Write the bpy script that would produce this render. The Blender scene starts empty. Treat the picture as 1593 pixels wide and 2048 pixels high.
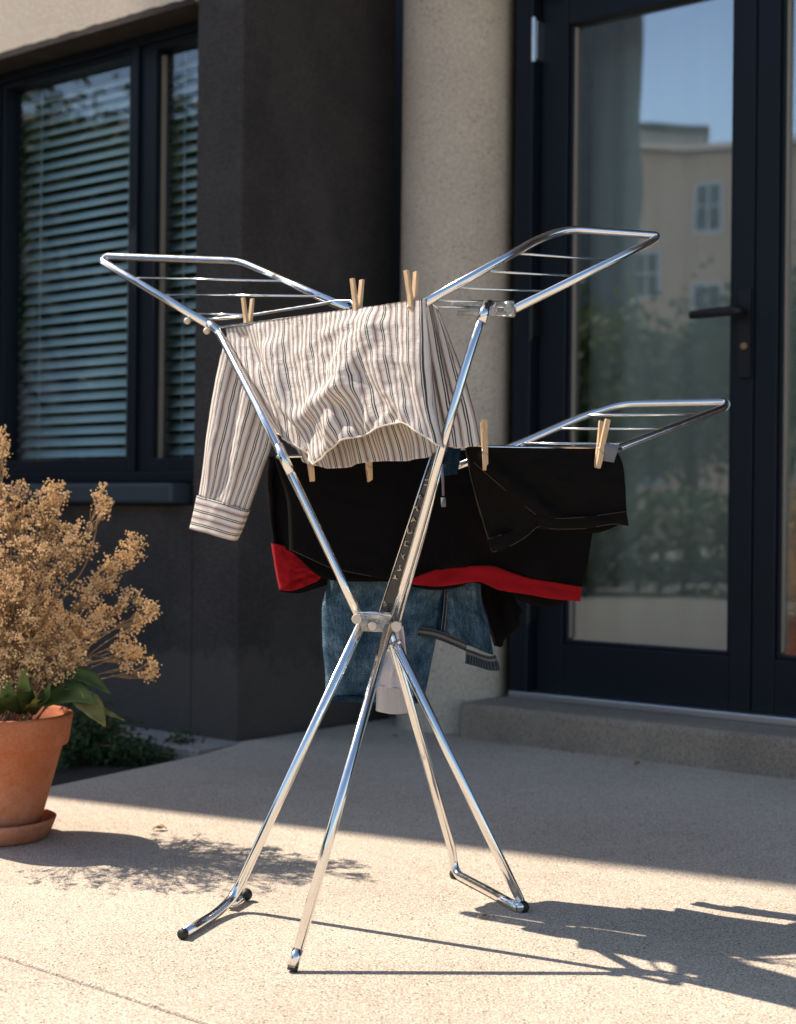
import bpy, bmesh, math, random
from mathutils import Vector, Matrix, noise
R_ = math.radians
random.seed(7)
S = bpy.context.scene
COL = S.collection

# ---------------------------------------------------------------- camera
FPX, CAMH, ROLL = 3000.0, 0.70, R_(0.6)
RT = Vector((math.cos(ROLL), 0, math.sin(ROLL)))
UP = Vector((-math.sin(ROLL), 0, math.cos(ROLL)))
FW = Vector((0, 1, 0))
EYE = Vector((0, 0, CAMH))
cam = bpy.data.cameras.new('camera')
co = bpy.data.objects.new('camera', cam)
COL.objects.link(co)
m = Matrix.Identity(4)
for i in range(3):
    m[i][0], m[i][1], m[i][2], m[i][3] = RT[i], UP[i], -FW[i], EYE[i]
co.matrix_world = m
cam.sensor_fit = 'VERTICAL'
cam.sensor_height = 36
cam.sensor_width = 36
cam.lens = FPX / 2048 * 36
cam.clip_start, cam.clip_end = 0.05, 3000
cam.dof.use_dof = True
cam.dof.focus_distance = 2.52
cam.dof.aperture_fstop = 4.2
S.camera = co

# ---------------------------------------------------------------- sky, sun, exposure
SUN_AZ = math.atan2(-0.892, 0.452)          # clockwise from +Y
SUN_EL = R_(49)
w = bpy.data.worlds.new('World')
S.world = w
w.use_nodes = True
nt = w.node_tree
bg = nt.nodes['Background']
sky = nt.nodes.new('ShaderNodeTexSky')
sky.sky_type = 'NISHITA'
sky.sun_disc = False
sky.sun_elevation = SUN_EL
sky.sun_rotation = SUN_AZ % (2 * math.pi)
sky.air_density = 1.0
sky.dust_density = 0.6
nt.links.new(sky.outputs[0], bg.inputs[0])
bg.inputs[1].default_value = 0.115
sd = bpy.data.lights.new('sun', 'SUN')
sd.energy = 4.7
sd.angle = R_(0.5)
sd.color = (1.0, 0.91, 0.79)
so = bpy.data.objects.new('sun', sd)
COL.objects.link(so)
TOSUN = Vector((math.sin(SUN_AZ) * math.cos(SUN_EL), math.cos(SUN_AZ) * math.cos(SUN_EL), math.sin(SUN_EL)))
so.rotation_euler = TOSUN.to_track_quat('Z', 'Y').to_euler()
so.location = (-6, 3, 9)
S.view_settings.view_transform = 'Standard'
S.view_settings.look = 'None'
S.view_settings.gamma = 1
S.view_settings.exposure = 0.82
S.cycles.max_bounces = 8
S.cycles.transparent_max_bounces = 16
S.cycles.use_denoising = True


# ---------------------------------------------------------------- helpers
def ray(x, y):
    return RT * ((x - 796.5) / FPX) + UP * ((1024 - y) / FPX) + FW


def P(x, y, d):
    return EYE + ray(x, y) * d


def G(x, y, z=0.0):
    r = ray(x, y)
    return EYE + r * ((z - CAMH) / r.z)


class MB:
    def __init__(s):
        s.v, s.f, s.uv = [], [], {}

    def add(s, vs, fs):
        o = len(s.v)
        s.v += [Vector(v) for v in vs]
        s.f += [tuple(i + o for i in f) for f in fs]
        return o

    def box(s, a, b, bevel=0):
        x0, y0, z0 = a
        x1, y1, z1 = b
        s.add([(x0, y0, z0), (x1, y0, z0), (x1, y1, z0), (x0, y1, z0), (x0, y0, z1), (x1, y0, z1), (x1, y1, z1), (x0, y1, z1)],
              [(0, 3, 2, 1), (4, 5, 6, 7), (0, 1, 5, 4), (1, 2, 6, 5), (2, 3, 7, 6), (3, 0, 4, 7)])

    def tube(s, pts, r, n=12, caps=True, flat=None):
        pts = [Vector(p) for p in pts]
        k = len(pts)
        rs = r if isinstance(r, (list, tuple)) else [r] * k
        t0 = (pts[1] - pts[0]).normalized()
        ref = Vector((0, 0, 1)) if abs(t0.z) < 0.9 else Vector((1, 0, 0))
        nn = (ref - t0 * ref.dot(t0)).normalized()
        base = len(s.v)
        for i in range(k):
            t = (pts[min(i + 1, k - 1)] - pts[max(i - 1, 0)]).normalized()
            nn = (nn - t * nn.dot(t)).normalized()
            bb = t.cross(nn)
            for j in range(n):
                a = 2 * math.pi * j / n
                s.v.append(pts[i] + nn * (math.cos(a) * rs[i]) + bb * (math.sin(a) * rs[i] * (flat or 1)))
        for i in range(k - 1):
            for j in range(n):
                a, b = base + i * n + j, base + i * n + (j + 1) % n
                s.f.append((a, b, b + n, a + n))
        if caps:
            s.f.append(tuple(base + j for j in reversed(range(n))))
            s.f.append(tuple(base + (k - 1) * n + j for j in range(n)))

    def lathe(s, prof, c=(0, 0, 0), n=48):
        c = Vector(c)
        base = len(s.v)
        k = len(prof)
        for (r, z) in prof:
            for j in range(n):
                a = 2 * math.pi * j / n
                s.v.append(c + Vector((r * math.cos(a), r * math.sin(a), z)))
        for i in range(k - 1):
            for j in range(n):
                a, b = base + i * n + j, base + i * n + (j + 1) % n
                s.f.append((a, b, b + n, a + n))

    def ball(s, c, r, n=8, m_=6, sc=(1, 1, 1)):
        c = Vector(c)
        base = len(s.v)
        s.v.append(c + Vector((0, 0, r * sc[2])))
        for i in range(1, m_):
            th = math.pi * i / m_
            for j in range(n):
                a = 2 * math.pi * j / n
                s.v.append(c + Vector((r * sc[0] * math.sin(th) * math.cos(a), r * sc[1] * math.sin(th) * math.sin(a), r * sc[2] * math.cos(th))))
        s.v.append(c - Vector((0, 0, r * sc[2])))
        last = len(s.v) - 1
        for j in range(n):
            s.f.append((base, base + 1 + j, base + 1 + (j + 1) % n))
            s.f.append((last, last - n + (j + 1) % n, last - n + j))
        for i in range(m_ - 2):
            for j in range(n):
                a, b = base + 1 + i * n + j, base + 1 + i * n + (j + 1) % n
                s.f.append((a, a + n, b + n, b))

    def build(s, name, mat, parent=None, smooth=False, bevel=0, solid=0, seg=2):
        me = bpy.data.meshes.new(name)
        me.from_pydata([tuple(v) for v in s.v], [], s.f)
        if s.uv:
            uvl = me.uv_layers.new(name='UVMap')
            for l in me.loops:
                uvl.data[l.index].uv = s.uv.get(l.vertex_index, (0, 0))
        bm = bmesh.new()
        bm.from_mesh(me)
        if not s.uv:
            bmesh.ops.recalc_face_normals(bm, faces=bm.faces)
        bm.to_mesh(me)
        bm.free()
        if smooth:
            for p in me.polygons:
                p.use_smooth = True
        o = bpy.data.objects.new(name, me)
        me.materials.append(mat)
        COL.objects.link(o)
        if parent:
            o.parent = parent
        if bevel:
            b = o.modifiers.new('bevel', 'BEVEL')
            b.width = bevel
            b.segments = seg
            b.limit_method = 'ANGLE'
        if solid:
            q = o.modifiers.new('solid', 'SOLIDIFY')
            q.thickness = solid
            q.offset = 0
        return o


def tag(o, label=None, cat=None, group=None, kind=None):
    if label: o['label'] = label
    if cat: o['category'] = cat
    if group: o['group'] = group
    if kind: o['kind'] = kind
    return o


def empty(name, loc=(0, 0, 0), rz=0):
    o = bpy.data.objects.new(name, None)
    o.empty_display_size = 0.1
    o.location = loc
    o.rotation_euler = (0, 0, rz)
    COL.objects.link(o)
    return o


def fillet(pts, r, n=7):
    pts = [Vector(p) for p in pts]
    out = [pts[0]]
    for i in range(1, len(pts) - 1):
        a, b, c = pts[i - 1], pts[i], pts[i + 1]
        ra = min(r, (a - b).length * 0.48, (c - b).length * 0.48)
        p0 = b + (a - b).normalized() * ra
        p1 = b + (c - b).normalized() * ra
        for k in range(n + 1):
            t = k / n
            out.append(p0 * (1 - t) ** 2 + b * 2 * t * (1 - t) + p1 * t * t)
    out.append(pts[-1])
    return out


# ---------------------------------------------------------------- materials
def mat(name, col=(0.5, 0.5, 0.5), rough=0.6, metal=0.0, spec=0.5):
    mt = bpy.data.materials.new(name)
    mt.use_nodes = True
    b = mt.node_tree.nodes['Principled BSDF']
    b.inputs['Base Color'].default_value = (*col, 1)
    b.inputs['Roughness'].default_value = rough
    b.inputs['Metallic'].default_value = metal
    b.inputs['Specular IOR Level'].default_value = spec
    return mt


class NT:
    def __init__(s, mt):
        s.t = mt.node_tree
        s.b = s.t.nodes['Principled BSDF']

    def n(s, typ, **kw):
        x = s.t.nodes.new('ShaderNode' + typ)
        for k, v in kw.items():
            if k in x.inputs.keys() if hasattr(x.inputs, 'keys') else False:
                x.inputs[k].default_value = v
            else:
                setattr(x, k, v)
        return x

    def l(s, a, b):
        s.t.links.new(a, b)

    def ramp(s, src, stops, interp='LINEAR'):
        r = s.n('ValToRGB')
        r.color_ramp.interpolation = interp
        el = r.color_ramp.elements
        while len(el) < len(stops):
            el.new(0.5)
        for e, (p, c) in zip(el, stops):
            e.position = p
            e.color = (*c, 1) if len(c) == 3 else c
        s.l(src, r.inputs[0])
        return r.outputs[0]

    def noise(s, vec, scale, detail=4, rough=0.55):
        x = s.n('TexNoise')
        x.inputs['Scale'].default_value = scale
        x.inputs['Detail'].default_value = detail
        x.inputs['Roughness'].default_value = rough
        if vec is not None: s.l(vec, x.inputs['Vector'])
        return x.outputs['Fac']

    def mix(s, fac, a, b, typ='MIX'):
        x = s.n('MixRGB')
        x.blend_type = typ
        for sock, v in zip(x.inputs, (fac, a, b)):
            if hasattr(v, 'is_linked') or hasattr(v, 'links'):
                s.l(v, sock)
            elif isinstance(v, (int, float)):
                sock.default_value = v
            else:
                sock.default_value = (*v, 1)
        return x.outputs[0]

    def bump(s, h, strength, dist):
        x = s.n('Bump')
        x.inputs['Strength'].default_value = strength
        x.inputs['Distance'].default_value = dist
        s.l(h, x.inputs['Height'])
        s.l(x.outputs[0], s.b.inputs['Normal'])
        return x

    def coord(s, which='Object'):
        return s.n('TexCoord').outputs[which]

    def geo(s):
        return s.n('NewGeometry').outputs['Position']


def concrete(name, c1, c2, grain=220, pits=True, bump=0.35, blot=2.5, speck=(0.08, 0.065, 0.05), spk=0.5, grit=0.5, dens=0.5, peb=0):
    mt = mat(name, c1, 0.9, 0, 0.25)
    t = NT(mt)
    v = t.geo()
    big = t.noise(v, blot, 5, 0.6)
    col = t.mix(t.ramp(big, [(0.35, (0, 0, 0)), (0.68, (1, 1, 1))]), c1, c2)
    fine = t.noise(v, grain, 3, 0.6)
    col = t.mix(grit, col, t.ramp(fine, [(0.32, (0.18, 0.18, 0.18)), (0.68, (0.82, 0.82, 0.82))]), 'OVERLAY')
    h = fine
    if peb:
        pv = t.n('TexVoronoi')
        pv.inputs['Scale'].default_value = peb
        t.l(v, pv.inputs['Vector'])
        bw = t.n('RGBToBW')
        t.l(pv.outputs['Color'], bw.inputs[0])
        col = t.mix(0.32, col, t.ramp(bw.outputs[0], [(0.1, (0.22, 0.22, 0.22)), (0.5, (0.5, 0.5, 0.5)), (0.9, (0.80, 0.80, 0.80))]), 'OVERLAY')
        stn = t.noise(v, 0.9, 7, 0.7)
        col = t.mix(t.ramp(stn, [(0.52, (0, 0, 0)), (0.70, (0.35, 0.35, 0.35))]), col, (c2[0] * 0.62, c2[1] * 0.58, c2[2] * 0.55))
    if pits:
        vo = t.n('TexVoronoi')
        vo.inputs['Scale'].default_value = grain * 0.55
        t.l(v, vo.inputs['Vector'])
        msk = t.noise(v, grain * 0.10, 3)
        thr = t.n('Math', operation='LESS_THAN')
        t.l(vo.outputs['Distance'], thr.inputs[0])
        thr.inputs[1].default_value = 0.24
        m2 = t.ramp(msk, [(dens, (0, 0, 0)), (dens + 0.12, (1, 1, 1))])
        mm = t.n('Math', operation='MULTIPLY')
        t.l(thr.outputs[0], mm.inputs[0])
        t.l(m2, mm.inputs[1])
        f2 = t.n('Math', operation='MULTIPLY')
        t.l(mm.outputs[0], f2.inputs[0])
        f2.inputs[1].default_value = spk
        col = t.mix(f2.outputs[0], col, speck)
        sb = t.n('Math', operation='SUBTRACT')
        t.l(fine, sb.inputs[0])
        t.l(mm.outputs[0], sb.inputs[1])
        h = sb.outputs[0]
    t.l(col, t.b.inputs['Base Color'])
    t.bump(h, bump, 0.004)
    return mt


M = {}
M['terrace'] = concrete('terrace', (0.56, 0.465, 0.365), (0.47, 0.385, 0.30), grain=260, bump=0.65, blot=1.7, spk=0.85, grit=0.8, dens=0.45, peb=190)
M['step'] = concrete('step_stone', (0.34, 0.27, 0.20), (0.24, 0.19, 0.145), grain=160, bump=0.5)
M['column'] = concrete('column_concrete', (0.63, 0.525, 0.40), (0.52, 0.43, 0.33), grain=130, bump=0.2, blot=3, spk=0.7, grit=0.35, dens=0.44, speck=(0.22, 0.18, 0.14))
M['upper'] = concrete('cream_plaster', (0.70, 0.575, 0.44), (0.62, 0.51, 0.39), grain=180, pits=False, bump=0.5)
M['stucco'] = concrete('dark_stucco', (0.066, 0.056, 0.050), (0.044, 0.039, 0.036), grain=120, pits=False, bump=0.8, blot=3)
t = NT(M['stucco'])
src = t.b.inputs['Base Color'].links[0].from_socket
v = t.geo()
sz = t.n('SeparateXYZ')
t.l(v, sz.inputs[0])
dn_ = t.noise(v, 7, 6, 0.7)
ma = t.n('Math', operation='MULTIPLY_ADD')
t.l(dn_, ma.inputs[0])
ma.inputs[1].default_value = -0.45
t.l(sz.outputs[2], ma.inputs[2])
fac = t.ramp(ma.outputs[0], [(0.0, (0.35, 0.35, 0.35)), (0.06, (0, 0, 0))])
c_ = t.mix(fac, src, (0.15, 0.125, 0.10))
st_ = t.noise(v, 2.2, 6, 0.7)
c_ = t.mix(t.ramp(st_, [(0.48, (0, 0, 0)), (0.7, (0.5, 0.5, 0.5))]), c_, (0.095, 0.082, 0.074))
t.l(c_, t.b.inputs['Base Color'])
M['path'] = concrete('edging_concrete', (0.36, 0.32, 0.28), (0.28, 0.25, 0.22), grain=120)
M['soil'] = concrete('soil', (0.05, 0.04, 0.03), (0.03, 0.026, 0.02), grain=60, bump=1)
M['asphalt'] = concrete('asphalt', (0.10, 0.095, 0.085), (0.08, 0.075, 0.07), grain=60, bump=0.4, blot=0.2)
M['lintel_shade'] = concrete('shade_dark_plaster', (0.06, 0.045, 0.034), (0.035, 0.028, 0.022), grain=150, pits=False, bump=0.6, blot=9)  # dark colour stands in for the shade under the lintel
M['frame'] = mat('anthracite_paint', (0.006, 0.009, 0.014), 0.45, 0, 0.25)
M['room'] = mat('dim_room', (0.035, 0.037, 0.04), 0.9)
M['sillm'] = mat('sill_paint', (0.035, 0.047, 0.058), 0.5, 0, 0.4)
M['alu'] = mat('aluminium', (0.62, 0.63, 0.64), 0.35, 1)
M['handle'] = mat('black_metal', (0.008, 0.008, 0.009), 0.4, 0.0, 0.35)
M['spacer'] = mat('warm_spacer', (0.30, 0.25, 0.19), 0.5, 0.3)
M['slat'] = mat('blind_slat', (0.64, 0.71, 0.69), 0.45)
M['curtain'] = mat('sheer_curtain', (0.66, 0.67, 0.63), 0.9)
M['black_rubber'] = mat('black_rubber', (0.012, 0.012, 0.012), 0.55)

mt = mat('chrome', (0.80, 0.79, 0.77), 0.10, 1)
t = NT(mt)
nz = t.noise(t.geo(), 90, 4)
t.l(t.ramp(nz, [(0.3, (0.09, 0.09, 0.09)), (0.75, (0.22, 0.22, 0.22))]), t.b.inputs['Roughness'])
M['chrome'] = mt
mt = mat('clear_plastic', (0.85, 0.83, 0.80), 0.12, 0)
mt.node_tree.nodes['Principled BSDF'].inputs['Transmission Weight'].default_value = 0.75
M['plastic'] = mt
M['cap'] = mat('ivory_plastic', (0.62, 0.52, 0.40), 0.4)
mt = mat('dark_strip', (0.010, 0.014, 0.019), 0.14, 0.0, 0.6)
M['strip'] = mt
M['mark'] = mat('worn_brass', (0.72, 0.56, 0.36), 0.35, 0.5)


def glass(name, refl, tint):
    mt = bpy.data.materials.new(name)
    mt.use_nodes = True
    nt = mt.node_tree
    nt.nodes.clear()
    out = nt.nodes.new('ShaderNodeOutputMaterial')
    tr = nt.nodes.new('ShaderNodeBsdfTransparent')
    tr.inputs[0].default_value = (*tint, 1)
    gl = nt.nodes.new('ShaderNodeBsdfGlossy')
    gl.inputs['Roughness'].default_value = 0.015
    gl.inputs['Color'].default_value = (0.95, 0.97, 1, 1)
    lw = nt.nodes.new('ShaderNodeLayerWeight')
    lw.inputs[0].default_value = 0.5
    pw = nt.nodes.new('ShaderNodeMath')
    pw.operation = 'POWER'
    pw.inputs[1].default_value = 4.0
    mp = nt.nodes.new('ShaderNodeMapRange')
    mp.inputs[3].default_value = refl
    mp.inputs[4].default_value = 1.0
    mx = nt.nodes.new('ShaderNodeMixShader')
    nt.links.new(lw.outputs['Facing'], pw.inputs[0])
    nt.links.new(pw.outputs[0], mp.inputs[0])
    nt.links.new(mp.outputs[0], mx.inputs[0])
    nt.links.new(tr.outputs[0], mx.inputs[1])
    nt.links.new(gl.outputs[0], mx.inputs[2])
    # faint large ripple of float glass
    nz = nt.nodes.new('ShaderNodeTexNoise')
    nz.inputs['Scale'].default_value = 2.2
    nz.inputs['Detail'].default_value = 1
    ge = nt.nodes.new('ShaderNodeNewGeometry')
    nt.links.new(ge.outputs['Position'], nz.inputs['Vector'])
    bp = nt.nodes.new('ShaderNodeBump')
    bp.inputs['Strength'].default_value = 0.05
    bp.inputs['Distance'].default_value = 0.02
    nt.links.new(nz.outputs['Fac'], bp.inputs['Height'])
    nt.links.new(bp.outputs[0], gl.inputs['Normal'])
    nt.links.new(mx.outputs[0], out.inputs[0])
    return mt


M['door_glass'] = glass('door_glass', 0.25, (0.90, 0.94, 0.92))
M['window_glass'] = glass('window_glass', 0.06, (0.90, 0.96, 0.97))

# wood
mt = mat('pin_wood', (0.62, 0.43, 0.25), 0.6, 0, 0.3)
t = NT(mt)
v = t.coord()
mp = t.n('Mapping')
mp.inputs['Scale'].default_value = (500, 500, 40)
t.l(v, mp.inputs[0])
g = t.noise(mp.outputs[0], 1.0, 3)
t.l(t.ramp(g, [(0.3, (0.47, 0.30, 0.16)), (0.7, (0.68, 0.49, 0.30))]), t.b.inputs['Base Color'])
M['wood'] = mt
M['spring'] = mat('spring_steel', (0.5, 0.5, 0.5), 0.3, 1)


# striped shirt cloth (uv.x runs across the stripes, in metres)
def striped(name, lace=1.0):
    mt = mat(name, (0.6, 0.5, 0.42), 0.85, 0, 0.2)
    t = NT(mt)
    uv = t.coord('UV')
    sx = t.n('SeparateXYZ')
    t.l(uv, sx.inputs[0])
    wob = t.noise(uv, 9, 2)
    wm = t.n('Math', operation='MULTIPLY_ADD')
    t.l(wob, wm.inputs[0])
    wm.inputs[1].default_value = 0.003
    t.l(sx.outputs[0], wm.inputs[2])
    mu = t.n('Math', operation='DIVIDE')
    t.l(wm.outputs[0], mu.inputs[0])
    mu.inputs[1].default_value = 0.0265
    fr = t.n('Math', operation='FRACT')
    t.l(mu.outputs[0], fr.inputs[0])
    base = (0.76, 0.65, 0.55)
    band = (0.46, 0.38, 0.345)
    dark = (0.05, 0.042, 0.045)
    lite = (0.84, 0.75, 0.65)
    col = t.ramp(fr.outputs[0], [(0.0, dark), (0.06, dark), (0.075, lite), (0.115, lite), (0.13, dark), (0.19, dark), (0.215, base),
                                 (0.40, lite), (0.47, band), (0.56, band), (0.58, (0.17, 0.14, 0.135)), (0.64, (0.17, 0.14, 0.135)), (0.665, band), (0.74, band), (0.80, base), (0.98, base)])
    # woven slubs: thin threads along and across
    mp = t.n('Mapping')
    mp.inputs['Scale'].default_value = (900, 60, 1)
    t.l(uv, mp.inputs[0])
    thr = t.noise(mp.outputs[0], 1, 2)
    mp2 = t.n('Mapping')
    mp2.inputs['Scale'].default_value = (60, 700, 1)
    t.l(uv, mp2.inputs[0])
    thr2 = t.noise(mp2.outputs[0], 1, 2)
    ad = t.n('Math', operation='ADD')
    t.l(thr, ad.inputs[0])
    t.l(thr2, ad.inputs[1])
    col = t.mix(0.55, col, t.ramp(ad.outputs[0], [(0.32, (0.2, 0.2, 0.2)), (0.5, (0.5, 0.5, 0.5)), (0.72, (0.78, 0.78, 0.78))]), 'OVERLAY')
    t.l(col, t.b.inputs['Base Color'])
    cr = t.noise(uv, 70, 5, 0.65)
    ad2 = t.n('Math', operation='MULTIPLY_ADD')
    t.l(cr, ad2.inputs[0])
    ad2.inputs[1].default_value = 2.2
    t.l(ad.outputs[0], ad2.inputs[2])
    t.bump(ad2.outputs[0], 0.55 * lace, 0.0022)
    # thin cotton lets light through
    out = t.t.nodes['Material Output']
    tl = t.n('BsdfTranslucent')
    t.l(col, tl.inputs[0])
    mx = t.n('MixShader')
    mx.inputs[0].default_value = 0.22
    t.l(t.b.outputs[0], mx.inputs[1])
    t.l(tl.outputs[0], mx.inputs[2])
    t.l(mx.outputs[0], out.inputs[0])
    return mt


M['shirt'] = striped('striped_cotton')


def cloth(name, c1, c2, weave=900, bump=0.4, rough=0.95, sheen=0.15, big=14):
    mt = mat(name, c1, rough, 0, 0.05)
    t = NT(mt)
    uv = t.coord('UV')
    n1 = t.noise(uv, big, 4)
    mp = t.n('Mapping')
    mp.inputs['Rotation'].default_value = (0, 0, 0.9)
    mp.inputs['Scale'].default_value = (weave, weave * 0.22, 1)
    t.l(uv, mp.inputs[0])
    n2 = t.noise(mp.outputs[0], 1, 2)
    ad = t.n('Math', operation='ADD')
    t.l(n1, ad.inputs[0])
    t.l(n2, ad.inputs[1])
    t.l(t.ramp(ad.outputs[0], [(0.36, c1), (0.66, c2)]), t.b.inputs['Base Color'])
    t.b.inputs['Sheen Weight'].default_value = sheen
    t.b.inputs['Sheen Roughness'].default_value = 0.5
    t.bump(n2, bump, 0.0012)
    return mt


M['black'] = cloth('black_cotton', (0.003, 0.0027, 0.0028), (0.006, 0.0053, 0.0054), sheen=0.0, weave=420, big=30)
M['charcoal'] = cloth('black_corduroy', (0.0036, 0.0031, 0.003), (0.0075, 0.0064, 0.006), sheen=0.0, weave=420, big=30)
M['red'] = cloth('red_cotton', (0.16, 0.004, 0.007), (0.24, 0.007, 0.011), sheen=0.02)


def denim(name, c1, c2, c3):
    mt = mat(name, c1, 0.9, 0, 0.08)
    t = NT(mt)
    uv = t.coord('UV')
    mp = t.n('Mapping')
    mp.inputs['Scale'].default_value = (420, 60, 1)
    t.l(uv, mp.inputs[0])
    warp = t.noise(mp.outputs[0], 1, 3, 0.65)
    blot = t.noise(uv, 22, 5, 0.65)
    spk = t.noise(uv, 380, 2, 0.6)
    col = t.ramp(blot, [(0.30, c1), (0.52, c2), (0.74, c3)])
    col = t.mix(0.75, col, t.ramp(warp, [(0.30, (0.18, 0.18, 0.18)), (0.72, (0.85, 0.85, 0.85))]), 'OVERLAY')
    col = t.mix(0.6, col, t.ramp(spk, [(0.35, (0.2, 0.2, 0.2)), (0.70, (0.85, 0.85, 0.85))]), 'OVERLAY')
    t.l(col, t.b.inputs['Base Color'])
    t.bump(warp, 0.5, 0.0016)
    return mt


M['denim'] = denim('blue_denim', (0.013, 0.033, 0.057), (0.045, 0.085, 0.122), (0.13, 0.185, 0.225))
M['denim_dark'] = denim('dark_denim', (0.005, 0.016, 0.035), (0.011, 0.030, 0.058), (0.026, 0.058, 0.095))
mt = mat('stitched_denim_hem', (0.05, 0.06, 0.07), 0.9, 0, 0.08)
t = NT(mt)
uv = t.coord('UV')
sx = t.n('SeparateXYZ')
t.l(uv, sx.inputs[0])
wv = t.noise(uv, 120, 3)
ma = t.n('Math', operation='MULTIPLY_ADD')
t.l(wv, ma.inputs[0])
ma.inputs[1].default_value = 0.004
t.l(sx.outputs[0], ma.inputs[2])
dv = t.n('Math', operation='DIVIDE')
t.l(ma.outputs[0], dv.inputs[0])
dv.inputs[1].default_value = 0.0052
fr = t.n('Math', operation='FRACT')
t.l(dv.outputs[0], fr.inputs[0])
hc_ = t.ramp(fr.outputs[0], [(0.0, (0.008, 0.016, 0.028)), (0.35, (0.012, 0.024, 0.04)), (0.55, (0.035, 0.048, 0.062)), (0.8, (0.06, 0.066, 0.07)), (1.0, (0.008, 0.016, 0.028))])
edge = t.ramp(sx.outputs[1], [(0.0, (0.16, 0.15, 0.13)), (0.0016, (0.16, 0.15, 0.13)), (0.0022, (0.0, 0.0, 0.0)), (0.0072, (0, 0, 0)), (0.0078, (0.16, 0.15, 0.13)), (0.0086, (0.16, 0.15, 0.13)), (0.0092, (0, 0, 0))])
hc_ = t.mix(1.0, hc_, edge, 'LIGHTEN')
t.l(hc_, t.b.inputs['Base Color'])
t.bump(fr.outputs[0], 0.5, 0.001)
M['denim_hem'] = mt
M['grey'] = cloth('grey_cotton', (0.40, 0.36, 0.36), (0.52, 0.47, 0.46))
M['grey_rib'] = cloth('ribbed_grey', (0.22, 0.21, 0.21), (0.50, 0.46, 0.44), weave=380)
M['tag'] = cloth('grey_tag', (0.07, 0.075, 0.085), (0.16, 0.165, 0.18), weave=300)
M['thread'] = mat('seam_thread', (0.05, 0.035, 0.028), 0.8)

# terracotta
mt = mat('terracotta', (0.42, 0.16, 0.08), 0.85, 0, 0.25)
t = NT(mt)
v = t.coord()
a = t.noise(v, 9, 5)
col = t.mix(t.ramp(a, [(0.38, (0, 0, 0)), (0.72, (1, 1, 1))]), (0.42, 0.125, 0.05), (0.50, 0.19, 0.095))
b_ = t.noise(v, 180, 3)
col = t.mix(0.35, col, t.ramp(b_, [(0.3, (0.3, 0.3, 0.3)), (0.7, (0.72, 0.72, 0.72))]), 'OVERLAY')
c_ = t.noise(v, 5.5, 6, 0.7)
col = t.mix(t.ramp(c_, [(0.52, (0, 0, 0)), (0.75, (0.45, 0.45, 0.45))]), col, (0.62, 0.42, 0.31))
d_ = t.noise(v, 14, 5, 0.7)
col = t.mix(t.ramp(d_, [(0.58, (0, 0, 0)), (0.72, (0.5, 0.5, 0.5))]), col, (0.22, 0.075, 0.035))
t.l(col, t.b.inputs['Base Color'])
t.bump(b_, 0.25, 0.002)
M['terracotta'] = mt


def leafy(name, c1, c2, trans=0.25, scale=25, rough=0.6):
    mt = mat(name, c1, rough, 0, 0.3)
    t = NT(mt)
    nz = t.noise(t.geo(), scale, 2)
    col = t.ramp(nz, [(0.35, c1), (0.65, c2)])
    t.l(col, t.b.inputs['Base Color'])
    out = t.t.nodes['Material Output']
    tl = t.n('BsdfTranslucent')
    t.l(col, tl.inputs[0])
    mx = t.n('MixShader')
    mx.inputs[0].default_value = trans
    t.l(t.b.outputs[0], mx.inputs[1])
    t.l(tl.outputs[0], mx.inputs[2])
    t.l(mx.outputs[0], out.inputs[0])
    return mt


M['bud'] = leafy('dry_bud', (0.74, 0.52, 0.27), (0.93, 0.72, 0.43), 0.35, 60, 0.9)
M['twig'] = mat('dry_twig', (0.26, 0.16, 0.08), 0.8)
M['leaf'] = leafy('broad_leaf', (0.07, 0.13, 0.04), (0.17, 0.23, 0.07), 0.4, 12, 0.45)
M['leaf_old'] = leafy('yellowing_leaf', (0.20, 0.20, 0.05), (0.30, 0.26, 0.09), 0.35, 12, 0.5)
M['shrub'] = leafy('shrub_leaf', (0.03, 0.065, 0.022), (0.06, 0.10, 0.035), 0.2, 14)
M['tree'] = leafy('tree_leaf', (0.05, 0.085, 0.03), (0.13, 0.16, 0.05), 0.3, 0.9)
M['bark'] = mat('bark', (0.09, 0.065, 0.045), 0.9)
M['apt_wall'] = concrete('apartment_render', (0.85, 0.56, 0.38), (0.76, 0.49, 0.33), grain=20, pits=False, blot=0.4)
M['block_wall'] = concrete('grey_block_render', (0.22, 0.23, 0.22), (0.18, 0.19, 0.185), grain=20, pits=False, blot=0.3)
M['pale_wall'] = concrete('pale_house_render', (0.62, 0.56, 0.48), (0.56, 0.50, 0.43), grain=20, pits=False, blot=0.4)
M['roof'] = concrete('roof_tiles', (0.16, 0.13, 0.11), (0.11, 0.09, 0.08), grain=20, pits=False, blot=1)
M['white'] = mat('white_paint', (0.75, 0.75, 0.73), 0.5)
M['far_glass'] = mat('far_glass', (0.05, 0.07, 0.09), 0.08, 0, 0.6)

# ---------------------------------------------------------------- setting: ground
mb = MB()
mb.add([(-900, -900, -0.14), (900, -900, -0.14), (900, 900, -0.14), (-900, 900, -0.14)], [(0, 1, 2, 3)])
tag(mb.build('ground', M['asphalt']), kind='structure')

C0 = G(472, 1480)
PHI = math.atan2(-0.62, 0.785)
BM = Matrix.Translation(C0) @ Matrix.Rotation(PHI, 4, 'Z')
BMI = BM.inverted()


def prism(mb, poly, z0, z1):
    n = len(poly)
    mb.add([(p[0], p[1], z0) for p in poly] + [(p[0], p[1], z1) for p in poly],
           [tuple(range(n - 1, -1, -1)), tuple(range(n, 2 * n))] + [(i, (i + 1) % n, n + (i + 1) % n, n + i) for i in range(n)])


def WL(x, y, z=0):
    return BM @ Vector((x, y, z))


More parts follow.
